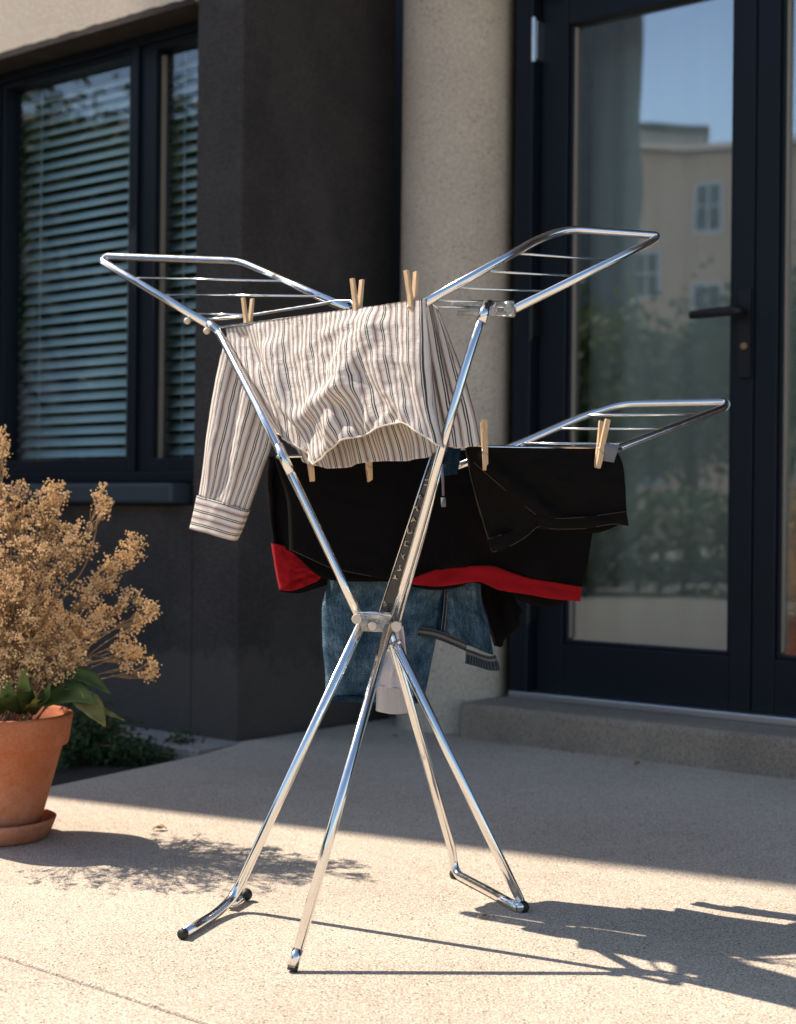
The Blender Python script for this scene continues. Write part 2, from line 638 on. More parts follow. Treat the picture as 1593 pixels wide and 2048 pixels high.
s1, s2, s3 = G(100, 1573), G(400, 1510), G(484, 1486)
s0 = s1 + (s1 - s2).normalized() * 2.4
j1, j2 = G(0, 1908), G(400, 2040)
jd = (j2 - j1).normalized()
ja, jb = j1 - jd * 6, j1 + jd * 6
pn = Vector((jd.y, -jd.x, 0))
if pn.y > 0: pn = -pn
gap = 0.006
far1 = WL(6.0, -0.3)
far2 = WL(6.0, 0.86)
far3 = WL(0.05, 0.86)
sdv = (s1 - s2).normalized()
# where the joint meets the line of the slab edge, outside the picture on the left
_d = sdv.x * -jd.y + jd.x * sdv.y
_k = ((j1.x - s1.x) * -jd.y + jd.x * (j1.y - s1.y)) / _d
SI = s1 + sdv * _k
big = [SI, jb, Vector((9, -5.9, 0)), far1, far2, far3, WL(0.03, -0.02), s3, s2, s1]
mb = MB()
prism(mb, big, -0.135, 0.0)
ob = mb.build('terrace_slab', M['terrace'], bevel=0.004)
tag(ob, kind='structure')
mb = MB()
q = [SI + pn * gap, Vector((-7, -1, 0)), Vector((-7, -6, 0)), Vector((8.9, -6.1, 0)), jb + pn * gap]
prism(mb, q, -0.135, -0.0005)
tag(mb.build('terrace_slab', M['terrace'], bevel=0.004), kind='structure')
mb = MB()
mb.add([SI + Vector((0, 0, -0.006)), jb + Vector((0, 0, -0.006)), jb + pn * gap + Vector((0, 0, -0.006)), SI + pn * gap + Vector((0, 0, -0.006))], [(0, 1, 2, 3)])
tag(mb.build('joint_filler', M['path']), kind='structure')
# planting bed between slab and wall
mb = MB()
NB = 24
bedv, bedf = [], []
for i in range(NB + 1):
    for j in range(NB + 1):
        p = WL(-4.0 + 4.1 * i / NB, -1.9 + 1.9 * j / NB)
        bedv.append((p.x, p.y, -0.05 + 0.018 * noise.noise(Vector((p.x * 6, p.y * 6, 0)))))
for i in range(NB):
    for j in range(NB):
        a = i * (NB + 1) + j
        bedf.append((a, a + NB + 1, a + NB + 2, a + 1))
mb.add(bedv, bedf)
tag(mb.build('planting_bed', M['soil'], smooth=True), kind='structure')
# rough concrete footing strip along the wall
mb = MB()
random.seed(3)
pts_f, pts_b = [], []
for i in range(26):
    x = -2.4 + 2.44 * i / 25
    pts_f.append(WL(x, -0.13 + random.uniform(-0.02, 0.012) - (0.05 if i > 21 else 0)))
    pts_b.append(WL(x, -0.001))
prism(mb, pts_f + pts_b[::-1], -0.12, -0.003)
tag(mb.build('footing_strip', M['path'], bevel=0.006), kind='structure')

# ---------------------------------------------------------------- the house
house = empty('house', C0, PHI)
tag(house, 'modern house with dark stucco ground floor, cream upper band, black framed window and glass door', 'house')
ZT = 7.2
WX0, WX1 = -1.96, -0.20          # window opening
ZS, ZLN = 0.79, 2.295
mb = MB()
mb.box((WX1, 0, -0.13), (0, 0.75, ZT))                       # pier with the recess side
mb.box((-4.6, 0, -0.13), (WX0, 0.3, ZT))
mb.box((WX0, 0, -0.13), (WX1, 0.3, ZS - 0.075))
mb.box((0, 0.80, -0.13), (0.525, 1.05, 3.2))
mb.box((0.525, 0.80, 2.44), (2.75, 1.05, 3.2))
mb.box((2.75, 0.80, -0.13), (6, 1.05, 3.2))
mb.build('wall', M['stucco'], house, bevel=0.008)
# cream band over the window, its lower edge a little ragged
mb = MB()
NX = 60
vs, fs = [], []
for i in range(NX + 1):
    x = WX0 + (WX1 - WX0 - 0.001) * i / NX
    zz = ZLN + 0.006 * noise.noise(Vector((x * 9, 3, 1))) + 0.004 * noise.noise(Vector((x * 40, 1, 4)))
    vs += [(x, -0.012, zz), (x, 0.10, zz - 0.01), (x, -0.012, ZT), (x, 0.3, ZT), (x, 0.3, zz - 0.01)]
for i in range(NX):
    a, b = i * 5, i * 5 + 5
    fs += [(a, b, b + 2, a + 2), (a + 1, b + 1, b, a), (a + 4, b + 4, b + 1, a + 1), (a + 2, b + 2, b + 3, a + 3)]
fs += [(0, 2, 3, 4, 1), tuple(NX * 5 + k for k in (1, 4, 3, 2, 0))]
mb.add(vs, fs)
tag(mb.build('lintel', M['upper'], house), 'cream plaster band above the window')
mb = MB()  # ragged dark strip: shade of the lintel underside put into the colour
vs, fs = [], []
for i in range(NX + 1):
    x = WX0 + (WX1 - WX0 - 0.002) * i / NX
    e_ = 0.006 * noise.noise(Vector((x * 14, 8, 1))) + 0.005 * noise.noise(Vector((x * 45, 2, 4)))
    vs += [(x, -0.0135, ZLN + 0.010 + e_), (x, -0.0135, ZLN - 0.012), (x, 0.099, ZLN - 0.0125)]
for i in range(NX):
    a, b = i * 3, i * 3 + 3
    fs += [(a, a + 1, b + 1, b), (a + 1, a + 2, b + 2, b + 1)]
mb.add(vs, fs)
mb.build('lintel_shade_strip', M['lintel_shade'], house, solid=0.001)
# soffit and upper floor over the recess
mb = MB()
mb.box((0.001, 0.0, 3.2), (6, 1.05, ZT))
mb.build('upper_wall', M['stucco'], house)
# unseen blocks added to shade the terrace while the lintel stays sunlit
mb = MB()
mb.box((-4.9, -1.95, -0.13), (-4.6, -0.922, 9.6))
mb.box((-13, -0.920, -0.13), (-4.6, 7, 6.15))
mb.build('added_shade_blocks', M['upper'], house)
# column
cc = BMI @ (G(903, 1467) + Vector((0.008, 0.183, 0)))
mb = MB()
mb.lathe([(0.183, 0.0), (0.183, 3.2)], (cc.x, cc.y, 0), 64)
tag(mb.build('column', M['column'], house, smooth=True), 'round pale concrete column beside the glass door')

# ---- window
win = empty('window')
win.parent = house
mb = MB()


def rect_frame(mb, x0, x1, z0, z1, wl, wr, wb, wt, y0, y1):
    mb.box((x0, y0, z0), (x0 + wl, y1, z1))
    mb.box((x1 - wr, y0, z0), (x1, y1, z1))
    mb.box((x0 + wl, y0, z0), (x1 - wr, y1, z0 + wb))
    mb.box((x0 + wl, y0, z1 - wt), (x1 - wr, y1, z1))


rect_frame(mb, WX0, WX1, ZS, ZLN - 0.012, 0.04, 0.04, 0.035, 0.034, 0.10, 0.20)
for xm in (-0.60, -1.352):
    mb.box((xm - 0.018, 0.098, ZS + 0.035), (xm + 0.018, 0.2, ZLN - 0.046))
mb.build('window_frame', M['frame'], win, bevel=0.003)
for (a, b) in ((WX0 + 0.04, -1.370), (-1.334, -0.618), (-0.582, WX1 - 0.04)):
    mb = MB()
    wl = 0.02 if a < -0.7 else 0.075
    rect_frame(mb, a, b, ZS + 0.035, ZLN - 0.046, wl, 0.022 if a < -0.7 else 0.055, 0.045, 0.022, 0.112, 0.175)
    mb.build('sash', M['frame'], win, bevel=0.003)
    mb = MB()
    mb.box((a + wl - 0.004, 0.150, ZS + 0.076), (b - 0.02, 0.154, ZLN - 0.066))
    mb.build('pane', M['window_glass'], win)
    if a > -0.7:
        mb = MB()
        mb.box((a + wl, 0.136, ZS + 0.08), (a + wl + 0.012, 0.149, ZLN - 0.085))
        mb.build('spacer_bar', M['spacer'], win)
    mb = MB()
    zs = ZS + 0.07
    k = 0
    random.seed(11)
    while zs < ZLN - 0.08:
        ti = R_(48) + random.uniform(-0.04, 0.04)
        dy, dz = 0.021 * math.cos(ti), 0.021 * math.sin(ti)
        sg = random.uniform(-0.0015, 0.0015)
        vv, ff = [], []
        for xx, so_ in ((a + 0.006, 0), (b - 0.006, sg)):
            for h in range(5):
                tt = -1 + h / 2
                vv.append((xx, 0.225 + dy * tt, zs + so_ - dz * -tt * -1 * -1 + 0.003 * (1 - tt * tt)))
        for h in range(4):
            ff.append((h, h + 1, h + 6, h + 5))
        mb.add(vv, ff)
        zs += 0.0405
        k += 1
    for xx in (a + 0.12, b - 0.12):
        mb.tube([(xx, 0.2, ZS + 0.06), (xx, 0.2, ZLN - 0.07)], 0.0012, 5)
    mb.build('blind', M['slat'], win, smooth=True, solid=0.0008)
mb = MB()
mb.box((WX0 - 0.02, -0.065, ZS - 0.072), (WX1 - 0.028, 0.11, ZS - 0.006))
mb.build('sill', M['sillm'], win, bevel=0.012, seg=3)
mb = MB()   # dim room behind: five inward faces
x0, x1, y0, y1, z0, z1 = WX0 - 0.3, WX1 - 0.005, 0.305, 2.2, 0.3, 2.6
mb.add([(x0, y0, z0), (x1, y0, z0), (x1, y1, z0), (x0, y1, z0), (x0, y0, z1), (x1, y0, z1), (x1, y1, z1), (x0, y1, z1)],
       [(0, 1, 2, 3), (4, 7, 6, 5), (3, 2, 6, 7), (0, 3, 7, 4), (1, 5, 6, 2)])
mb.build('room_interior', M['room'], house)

# ---- glass door
door = empty('glass_door')
door.parent = house
mb = MB()
mb.box((0.527, 0.70, 0.112), (0.594, 0.86, 2.43))
mb.box((0.594, 0.70, 2.345), (2.75, 0.86, 2.43))
mb.box((2.69, 0.70, 0.112), (2.75, 0.86, 2.345))
mb.build('door_frame', M['frame'], door, bevel=0.004)
for (a, b, wl, wr) in ((0.598, 1.333, 0.098, 0.069), (1.337, 2.686, 0.069, 0.098)):
    mb = MB()
    rect_frame(mb, a, b, 0.135, 2.341, wl, wr, 0.155, 0.10, 0.745, 0.815)
    mb.box((a + wl, 0.758, 0.29), (a + wl + 0.012, 0.80, 2.241))
    mb.box((b - wr - 0.012, 0.758, 0.29), (b - wr, 0.80, 2.241))
    mb.box((a + wl + 0.012, 0.758, 0.29), (b - wr - 0.012, 0.80, 0.302))
    lf = mb.build('door_leaf', M['frame'], door, bevel=0.003)
    mb = MB()
    mb.box((a + wl + 0.010, 0.776, 0.30), (b - wr - 0.010, 0.781, 2.238))
    mb.build('pane', M['door_glass'], door)
    mb = MB()
    mb.box((a + wl + 0.0125, 0.765, 0.31), (a + wl + 0.021, 0.775, 2.235))
    mb.build('spacer_bar', M['spacer'], door)
for zc in (2.20, 1.32, 0.42):
    mb = MB()
    mb.tube([(0.596, 0.70, zc - 0.07), (0.596, 0.70, zc + 0.07)], 0.0085, 12)
    mb.tube([(0.596, 0.70, zc - 0.003), (0.596, 0.70, zc + 0.003)], 0.0095, 12)
    mb.box((0.585, 0.704, zc - 0.06), (0.607, 0.745, zc + 0.06))
    mb.build('hinge', M['alu'] if zc > 2 else M['handle'], door)
mb = MB()
mb.box((1.292, 0.732, 1.10), (1.330, 0.745, 1.355))
hp = mb
hp.tube([(1.311, 0.735, 1.288), (1.311, 0.69, 1.288)], 0.011, 14)
pts = fillet([(1.311, 0.70, 1.288), (1.311, 0.685, 1.288), (1.24, 0.683, 1.287), (1.162, 0.685, 1.285)], 0.012)
hp.tube(pts, [0.0145] * (len(pts) - 1) + [0.012], 14, flat=0.8)
hp.build('door_handle', M['handle'], door, bevel=0.003)
mb = MB()
mb.tube([(1.311, 0.7315, 1.19), (1.311, 0.727, 1.19)], 0.010, 16)
mb.build('lock_cylinder', M['twig'], door)
mb = MB()
mb.box((0.53, 0.69, 0.1105), (2.75, 0.86, 0.134))
mb.build('threshold', M['alu'], door, bevel=0.003)
# curtain behind the glass and the room
mb = MB()
n = 220
vs = []
for i in range(n + 1):
    x = 0.62 + 2.05 * i / n
    y = 0.99 + 0.006 * math.sin(x * 46) + 0.008 * math.sin(x * 21 + 1) + 0.04 * math.sin(x * 4.2)
    vs += [(x, y, 0.15), (x, y, 2.4)]
mb.add(vs, [(2 * i, 2 * i + 2, 2 * i + 3, 2 * i + 1) for i in range(n)])
cu = mb.build('curtain', M['curtain'], None, smooth=True, solid=0.001)
cu.matrix_world = BM
tag(cu, 'pale sheer curtain hanging behind the glass door', 'curtain')
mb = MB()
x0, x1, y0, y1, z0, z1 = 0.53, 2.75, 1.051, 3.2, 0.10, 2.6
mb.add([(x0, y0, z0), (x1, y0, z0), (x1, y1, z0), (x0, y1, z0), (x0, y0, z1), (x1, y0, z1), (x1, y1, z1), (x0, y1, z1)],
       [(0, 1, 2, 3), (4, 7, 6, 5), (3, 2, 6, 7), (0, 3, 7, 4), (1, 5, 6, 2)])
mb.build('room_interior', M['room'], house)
# doorstep
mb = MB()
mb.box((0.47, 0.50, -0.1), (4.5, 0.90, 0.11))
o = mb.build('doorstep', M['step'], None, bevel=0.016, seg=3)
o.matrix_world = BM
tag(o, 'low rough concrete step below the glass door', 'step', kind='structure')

# ---------------------------------------------------------------- drying rack
rack = empty('drying_rack', (0, 2.55, 0))
tag(rack, 'folding chrome drying rack with raised wings standing on the sunlit terrace', 'drying rack')
RO = Matrix.Translation((0, -2.55, 0))


def rpart(mb, name, m_, smooth=True, parent=None, **k):
    mb.v = [v - Vector((0, 2.55, 0)) for v in mb.v]
    return mb.build(name, m_, parent or rack, smooth=smooth, **k)


def rtube(name, pts, r, fr=0.0, n=14, m_='chrome', **k):
    mb = MB()
    mb.tube(fillet(pts, fr) if fr else pts, r, n, **k)
    return rpart(mb, name, M[m_])


RL = 0.0083
JL, JR = P(722, 1244, 2.50), P(787, 1246, 2.49)
gl = G(463, 1806, 0.012)
rtube('leg', [P(727, 1240, 2.505), gl + Vector((0.006, 0.0, 0.012)), G(432, 1829, 0.0095), G(366, 1868, 0.0095)], RL, 0.05)
st = G(491, 1789, 0.012)
rtube('foot_bar', [gl + (gl - st) * 0.1 - Vector((0, 0, 0.002)), st], RL * 0.95)
fe = G(366, 1868, 0.0095)
fd = (fe - G(432, 1829, 0.0095)).normalized()
rtube('foot_cap', [fe - fd * 0.004, fe + fd * 0.003], RL * 1.08, m_='black_rubber')
mb = MB()
mb.ball(st + Vector((0.002, 0, 0)), 0.0110, 14, 10)
rpart(mb, 'foot_cap', M['black_rubber'])
ff_ = G(586, 1936, 0.006)
top = P(779, 1252, 2.488)
rtube('leg', [top, ff_], RL)
dd = (ff_ - top).normalized()
rtube('foot_cap', [ff_ - dd * 0.003, ff_ + dd * 0.004], RL * 1.0, m_='black_rubber')
a1 = top + (ff_ - top) * 0.95
rtube('leg_sleeve', [a1, ff_ - dd * 0.005], RL * 1.02)
pR = [P(781, 1268, 2.505), P(903, 1692, 2.865), G(911, 1748, 0.010), G(1030, 1812, 0.010)]
gR = G(1041, 1808, 0.012)
rtube('leg', [P(781, 1268, 2.505), P(904, 1698, 2.87), G(911, 1747, 0.0095), G(980, 1783, 0.0095), G(1037, 1815, 0.0095)], RL, 0.035)
rtube('leg', [P(790, 1285, 2.50), G(1044, 1806, 0.012), G(1038, 1816, 0.0095)], RL, 0.012)
for p_ in (G(909, 1748, 0.008), G(1044, 1814, 0.008)):
    mb = MB()
    mb.ball(p_ + Vector((0.002, 0, 0)), 0.0115, 14, 10)
    rpart(mb, 'foot_cap', M['black_rubber'])
# upper arms
rtube('upright', [P(722, 1240, 2.50), P(655, 1098, 2.52), P(577, 935, 2.545), P(530, 840, 2.59), P(470, 725, 2.74), P(438, 664, 2.835), P(418, 646, 2.845)], 0.0075, 0.05)
rtube('upright_sleeve', [P(583, 947, 2.545), P(556, 890, 2.557)], 0.0084)
rtube('upright', [P(787, 1240, 2.49), P(840, 1060, 2.42), P(886, 890, 2.345), P(940, 705, 2.365), P(974, 612, 2.40)], 0.0072, 0.2)
rtube('brace_rod', [P(798, 1238, 2.51), P(848, 1060, 2.44), P(880, 930, 2.375)], 0.0058)
rtube('upright_sleeve', [P(962, 645, 2.388), P(976, 607, 2.40)], 0.0085)
# wings
n1, n2, f2, f1 = P(437, 660, 2.838), P(205, 523, 3.16), P(478, 523, 3.00), P(697, 618, 2.62)
wl_path = fillet([n1, n2, P(214, 513, 3.17), P(480, 523, 3.00), P(545, 551, 2.93), f1], 0.03)
rtube('wing_frame', wl_path, 0.0080)


def lerp(a, b, t_): return a + (b - a) * t_


for (a, b) in (((275, 556, 3.06), (566, 562, 2.87)), ((331, 590, 2.975), (652, 592, 2.705)), ((392, 628, 2.90), (505, 630, 2.82))):
    rtube('wire', [P(*a), P(*b)], 0.0023, n=8)
rtube('hinge_bar', [P(392, 640, 2.90), P(470, 636, 2.86), P(640, 609, 2.69), P(672, 602, 2.66), P(706, 603, 2.63), P(709, 616, 2.62)], 0.0034, 0.03, n=10)
for p_ in (P(375, 642, 2.90), P(414, 662, 2.86)):
    mb = MB()
    mb.ball(p_, 0.0068, 12, 8)
    rpart(mb, 'rivet', M['cap'])
# right upper wing
ra, rb_, rc, rd = P(850, 606, 2.385), P(1130, 459, 2.65), P(1314, 470, 2.72), P(1030, 618, 2.49)
rtube('wing_frame', fillet([ra, P(1080, 477, 2.615), P(1135, 458, 2.65), P(1317, 471, 2.72), P(1306, 482, 2.71), rd], 0.03), 0.0072)
for (a, b) in (((1034, 507, 2.585), (1226, 521, 2.655)), ((978, 543, 2.535), (1164, 553, 2.605)), ((914, 576, 2.485), (1100, 583, 2.55)), ((862, 601, 2.445), (1000, 604, 2.49)), ((852, 613, 2.44), (962, 615, 2.475))):
    rtube('wire', [P(*a), P(*b)], 0.0021, n=8)
mb = MB()
for (x0, x1, yy, hh) in ((905, 1028, 609, 5.5), (915, 1030, 626, 5)):
    a, b = P(x0, yy, 2.465), P(x1, yy + 2, 2.50)
    mb.tube([a, b], hh * 2.48 / 3000, 12)
mb.tube([P(1018, 603, 2.497), P(1020, 634, 2.497)], 0.009, 12)
mb.tube([P(985, 606, 2.48), P(985, 632, 2.48)], 0.008, 12)
rpart(mb, 'hinge_block', M['plastic'])
mb = MB()
mb.tube([P(977, 607, 2.385), P(982, 606, 2.45)], 0.0055, 12)
rpart(mb, 'hinge_bolt', M['handle'])
# lower right wing
rtube('wing_frame', fillet([P(900, 938, 2.66), P(1036, 890, 2.70), P(1170, 831, 2.755), P(1243, 808, 2.785), P(1455, 804, 2.79), P(1452, 815, 2.765), P(1240, 896, 2.62), P(1215, 905, 2.605)], 0.028), 0.0070)
for (a, b) in (((1168, 831, 2.752), (1392, 829, 2.748)), ((1108, 858, 2.73), (1320, 857, 2.705)), ((1040, 887, 2.70), (1256, 888, 2.655))):
    rtube('wire', [P(*a), P(*b)], 0.0026, n=8)
# hanging bars that carry the washing
rtube('hanging_bar', [P(430, 657, 2.85), P(852, 602, 2.372)], 0.0034, n=10)
rtube('hanging_bar', [P(888, 893, 2.35), P(900, 893, 2.555), P(1244, 898, 2.61)], 0.0032, 0.01, n=10)
rtube('hanging_bar', [P(572, 921, 2.552), P(556, 914, 2.66), P(884, 902, 2.70), P(890, 900, 2.36)], 0.0032, 0.01, n=10)
rtube('hanging_bar', [P(556, 914, 2.66), P(630, 916, 2.82), P(1000, 905, 2.86), P(1010, 895, 2.60)], 0.0032, 0.01, n=10)
# joint
mb = MB()
mb.tube([P(722, 1230, 2.495), P(788, 1233, 2.487)], 0.0062, 12)
mb.tube([P(724, 1256, 2.50), P(790, 1258, 2.49)], 0.0058, 12)
for (x, y) in ((729, 1243), (768, 1247)):
    mb.tube([P(x, y - 15, 2.495), P(x + 3, y + 15, 2.495)], 0.008, 12)
a = [P(727, 1228, 2.503), P(790, 1232, 2.496), P(788, 1262, 2.496), P(732, 1258, 2.503)]
mb.add(a + [p + Vector((0, 0.012, 0)) for p in a], [(0, 1, 2, 3), (7, 6, 5, 4), (0, 4, 5, 1), (1, 5, 6, 2), (2, 6, 7, 3), (3, 7, 4, 0)])
rpart(mb, 'joint_bracket', M['plastic'])
rtube('joint_pin', [P(718, 1227, 2.493), P(752, 1226, 2.49), P(786, 1233, 2.484)], 0.0030, n=10)
for (x, y, r) in ((714, 1238, .0085), (793, 1253, .0088), (745, 1252, .007)):
    mb = MB()
    mb.tube([P(x, y, 2.478), P(x, y, 2.49)], r, 18)
    rpart(mb, 'joint_cap', M['cap'], smooth=False, bevel=0.002)
for (x, y) in ((800, 1246), (799, 1283), (782, 1290), (776, 1298)):
    mb = MB()
    mb.ball(P(x, y, 2.49), 0.0042, 10, 8)
    mb.tube([P(x, y, 2.482), P(x, y, 2.50)], 0.0022, 8)
    rpart(mb, 'joint_bolt', M['chrome'])
# flat strip with stamped marks along the right upright
mb = MB()
e = [P(866, 905, 2.385), P(888, 905, 2.375), P(786, 1232, 2.505), P(760, 1222, 2.512)]
mb.add(e + [p + Vector((0, 0.003, 0)) for p in e], [(0, 1, 2, 3), (7, 6, 5, 4), (0, 4, 5, 1), (1, 5, 6, 2), (2, 6, 7, 3), (3, 7, 4, 0)])
strip = rpart(mb, 'height_strip', M['strip'], smooth=False)
rtube('strip_edge', [P(862, 912, 2.383), P(759, 1223, 2.510)], 0.0011, n=6)
glyphs = [(856, 965, [[(-3, -5), (4, -6), (5, 4), (-4, 5)]]), (844, 994, [[(-3, 0), (0, -4), (3, 0), (0, 4), (-3, 0)]]),
          (836, 1017, [[(-6, 0), (4, -6)], [(0, -3), (3, 6)]]), (830, 1040, [[(-4, 4), (0, -5), (5, 3)], [(-2, 1), (3, 0)]]),
          (824, 1060, [[(-5, 6), (-5, -5), (4, -6), (3, 6), (-5, 6)]]), (817, 1087, [[(4, -5), (-3, -4), (-4, 4), (3, 5)]]),
          (810, 1113, [[(-4, -5), (1, 5)], [(3, -5), (-1, 1)]]), (803, 1137, [[(-5, 4), (4, 3)], [(0, -6), (1, 4)], [(0, -6), (3, -7)]]),
          (794, 1156, [[(-5, 0), (5, 2)], [(0, -5), (1, 2)]])]
mb = MB()
for (gx, gy, strokes) in glyphs:
    dg = 2.380 + (gy - 905) / 320 * 0.128
    for s_ in strokes:
        mb.tube([P(gx - 3 + x, gy + y, dg - 0.0022) for x, y in s_], 0.0009, 6)
rpart(mb, 'stamped_marks', M['mark'], parent=strip)


# ---------------------------------------------------------------- washing
def poly(pts, n):
    """resample a polyline smoothly to n+1 points"""
    pts = [Vector(p) for p in pts]
    if len(pts) > 2:     # centripetal-ish catmull-rom
        ex = [pts[0] * 2 - pts[1]] + pts + [pts[-1] * 2 - pts[-2]]
        out = []
        for i in range(1, len(ex) - 2):
            p0, p1, p2, p3 = ex[i - 1:i + 3]
            for k in range(8):
                t_ = k / 8
                cr = 0.5 * ((2 * p1) + (p2 - p0) * t_ + (2 * p0 - 5 * p1 + 4 * p2 - p3) * t_ ** 2 + (3 * p1 - p0 - 3 * p2 + p3) * t_ ** 3)
                out.append(cr.lerp(p1.lerp(p2, t_), 0.35))
        pts = out + [pts[-1]]
    L = [0]
    for a, b in zip(pts, pts[1:]): L.append(L[-1] + (b - a).length)
    res, k = [], 0
    for i in range(n + 1):
        s_ = L[-1] * i / n
        while k < len(L) - 2 and L[k + 1] < s_: k += 1
        t_ = (s_ - L[k]) / max(L[k + 1] - L[k], 1e-9)
        res.append(pts[k].lerp(pts[k + 1], min(max(t_, 0), 1)))
    return res


def plane_d(a, b):
    (x1, d1), (x2, d2) = a, b
    return lambda x: 1 / (1 / d1 + (1 / d2 - 1 / d1) * (x - x1) / (x2 - x1))


def lift(pts, dp):
    return [P(x, y, dp(x)) for x, y in pts]


def coons(top, bot, lef, rig, nu, nv):
    T, B, Lf, Rg = poly(top, nu), poly(bot, nu), poly(lef, nv), poly(rig, nv)
    g = []
    for j in range(nv + 1):
        v_ = j / nv
        row = []
        for i in range(nu + 1):
            u_ = i / nu
            p = (T[i] * (1 - v_) + B[i] * v_) + (Lf[j] * (1 - u_) + Rg[j] * u_) - (T[0] * (1 - u_) * (1 - v_) + T[-1] * u_ * (1 - v_) + B[0] * (1 - u_) * v_ + B[-1] * u_ * v_)
            row.append(p)
        g.append(row)
    return g


def sheet(mb, top, bot, lef, rig, dp, nrm, off=None, fold=None, nu=60, nv=50, uvs=None, uvo=(0, 0), rot=False):
    g = coons(lift(top, dp), lift(bot, dp), lift(lef, dp), lift(rig, dp), nu, nv)
    w_ = (g[nv // 2][-1] - g[nv // 2][0]).length
    h_ = (g[-1][nu // 2] - g[0][nu // 2]).length
    base = len(mb.v)
    for j in range(nv + 1):
        for i in range(nu + 1):
            u_, v_ = i / nu, j / nv
            d_ = (off(u_, v_) if off else 0) + (fold(u_, v_) if fold else 0)
            mb.uv[len(mb.v)] = ((v_ * h_ + uvo[0], u_ * w_) if rot else (u_ * w_ + uvo[0], v_ * h_ + uvo[1]))
            mb.v.append(g[j][i] + nrm * d_)
    for j in range(nv):
        for i in range(nu):
            a = base + j * (nu + 1) + i
            mb.f.append((a, a + nu + 1, a + nu + 2, a + 1))


def shell(mb, top, botf, botb, lef, rig, dp, nrm, th, fold=None, foldb=None, nu=60, nv=50, uvo=(0, 0), topclose=0.35):
    """front and back layer of a garment, closed along both sides and over the top"""
    def prof(u_, v_):
        return math.sqrt(max(0, 1 - (2 * u_ - 1) ** 2)) ** 0.6 * th * (topclose + (1 - topclose) * min(1, v_ * 2.2))
    env = lambda u_: min(1, 6 * u_, 6 * (1 - u_))
    sheet(mb, top, botf, lef, rig, dp, nrm, lambda u_, v_: prof(u_, v_), (lambda u_, v_: fold(u_, v_) * (0.3 + 0.7 * env(u_))) if fold else None, nu, nv, uvo=uvo)
    sheet(mb, top, botb, lef, rig, dp, nrm, lambda u_, v_: -prof(u_, v_), (lambda u_, v_: (foldb or fold)(u_, v_) * (0.3 + 0.7 * env(u_))) if (foldb or fold) else None, nu, nv, uvo=(uvo[0] + 0.011, uvo[1]))
    # over the bar
    b0 = len(mb.v) - 2 * (nu + 1) * (nv + 1)
    b1 = b0 + (nu + 1) * (nv + 1)
    for i in range(nu):
        mb.f.append((b0 + i + 1, b0 + i, b1 + i, b1 + i + 1))


def nz2(x, y, s_=0):
    return noise.noise(Vector((x, y, s_ * 7.3 + 0.5)))


# --- striped shirt over the top bar
shirt = empty('striped_shirt', (0, 2.55, 0))
tag(shirt, 'beige and grey striped long-sleeved shirt pegged over the top bar of the drying rack', 'shirt')
dS = plane_d((440, 2.85), (850, 2.37))
nS = Vector((-0.80, -0.60, 0))
dn = dS


def wp(mb, name, m_, par, solid=0.0012, **k):
    mb.v = [v - Vector((0, 2.55, 0)) for v in mb.v]
    return mb.build(name, m_, par, smooth=True, solid=solid, **k)


def ridge(u_, v_, u0, v0, u1, v1, wdt):
    ax, ay = u1 - u0, v1 - v0
    L2 = ax * ax + ay * ay
    t_ = max(0, min(1, ((u_ - u0) * ax + (v_ - v0) * ay) / L2))
    dx, dy = u_ - (u0 + ax * t_), v_ - (v0 + ay * t_)
    return math.exp(-(dx * dx + dy * dy) / (wdt * wdt))


def fold_shirt(u_, v_):
    g_ = min(1, 0.12 + v_ * 1.3)
    f = 0.0048 * math.sin(2 * math.pi * (u_ * 5.5 - v_ * 0.7 + 0.35 * nz2(u_ * 2, v_ * 2))) * g_
    f += 0.0022 * math.sin(2 * math.pi * (u_ * 12 + v_ * 1.4 + nz2(u_ * 3, v_ * 3, 2))) * g_
    f += 0.006 * nz2(u_ * 5, v_ * 3, 3) * g_ + 0.0026 * nz2(u_ * 17, v_ * 10, 5) + 0.0010 * nz2(u_ * 40, v_ * 30, 6)
    f += 0.014 * ridge(u_, v_, 0.77, 0.18, 0.47, 0.97, 0.075)
    f += 0.006 * ridge(u_, v_, 0.58, 0.16, 0.78, 0.08, 0.05)
    f += 0.010 * ridge(u_, v_, 0.28, 0.2, 0.30, 0.62, 0.06)
    f -= 0.012 * ridge(u_, v_, 0.10, 0.1, 0.30, 0.95, 0.05)
    f += 0.012 * ridge(u_, v_, 0.30, 0.70, 0.62, 0.62, 0.07)
    return f


mb = MB()
topS = [(452, 655), (560, 640), (650, 626), (740, 615), (850, 598)]
leftS = [(452, 655), (470, 720), (510, 800), (543, 862)]
rightS = [(850, 598), (858, 700), (866, 800), (884, 892)]
frontB = [(543, 862), (585, 872), (615, 892), (640, 918), (658, 930), (690, 905), (722, 880), (765, 868), (800, 850), (830, 846), (858, 866), (884, 892)]
backB = [(543, 862), (568, 896), (588, 922), (625, 936), (665, 934), (720, 922), (780, 921), (830, 915), (865, 903), (884, 892)]
shell(mb, topS, frontB, backB, leftS, rightS, dS, nS, 0.027, fold_shirt, lambda u_, v_: 0.006 * math.sin(u_ * 40) * v_ + 0.006 * nz2(u_ * 5, v_ * 4, 8), nu=110, nv=80, topclose=0.3)
sbody = wp(mb, 'shirt_body', M['shirt'], shirt)
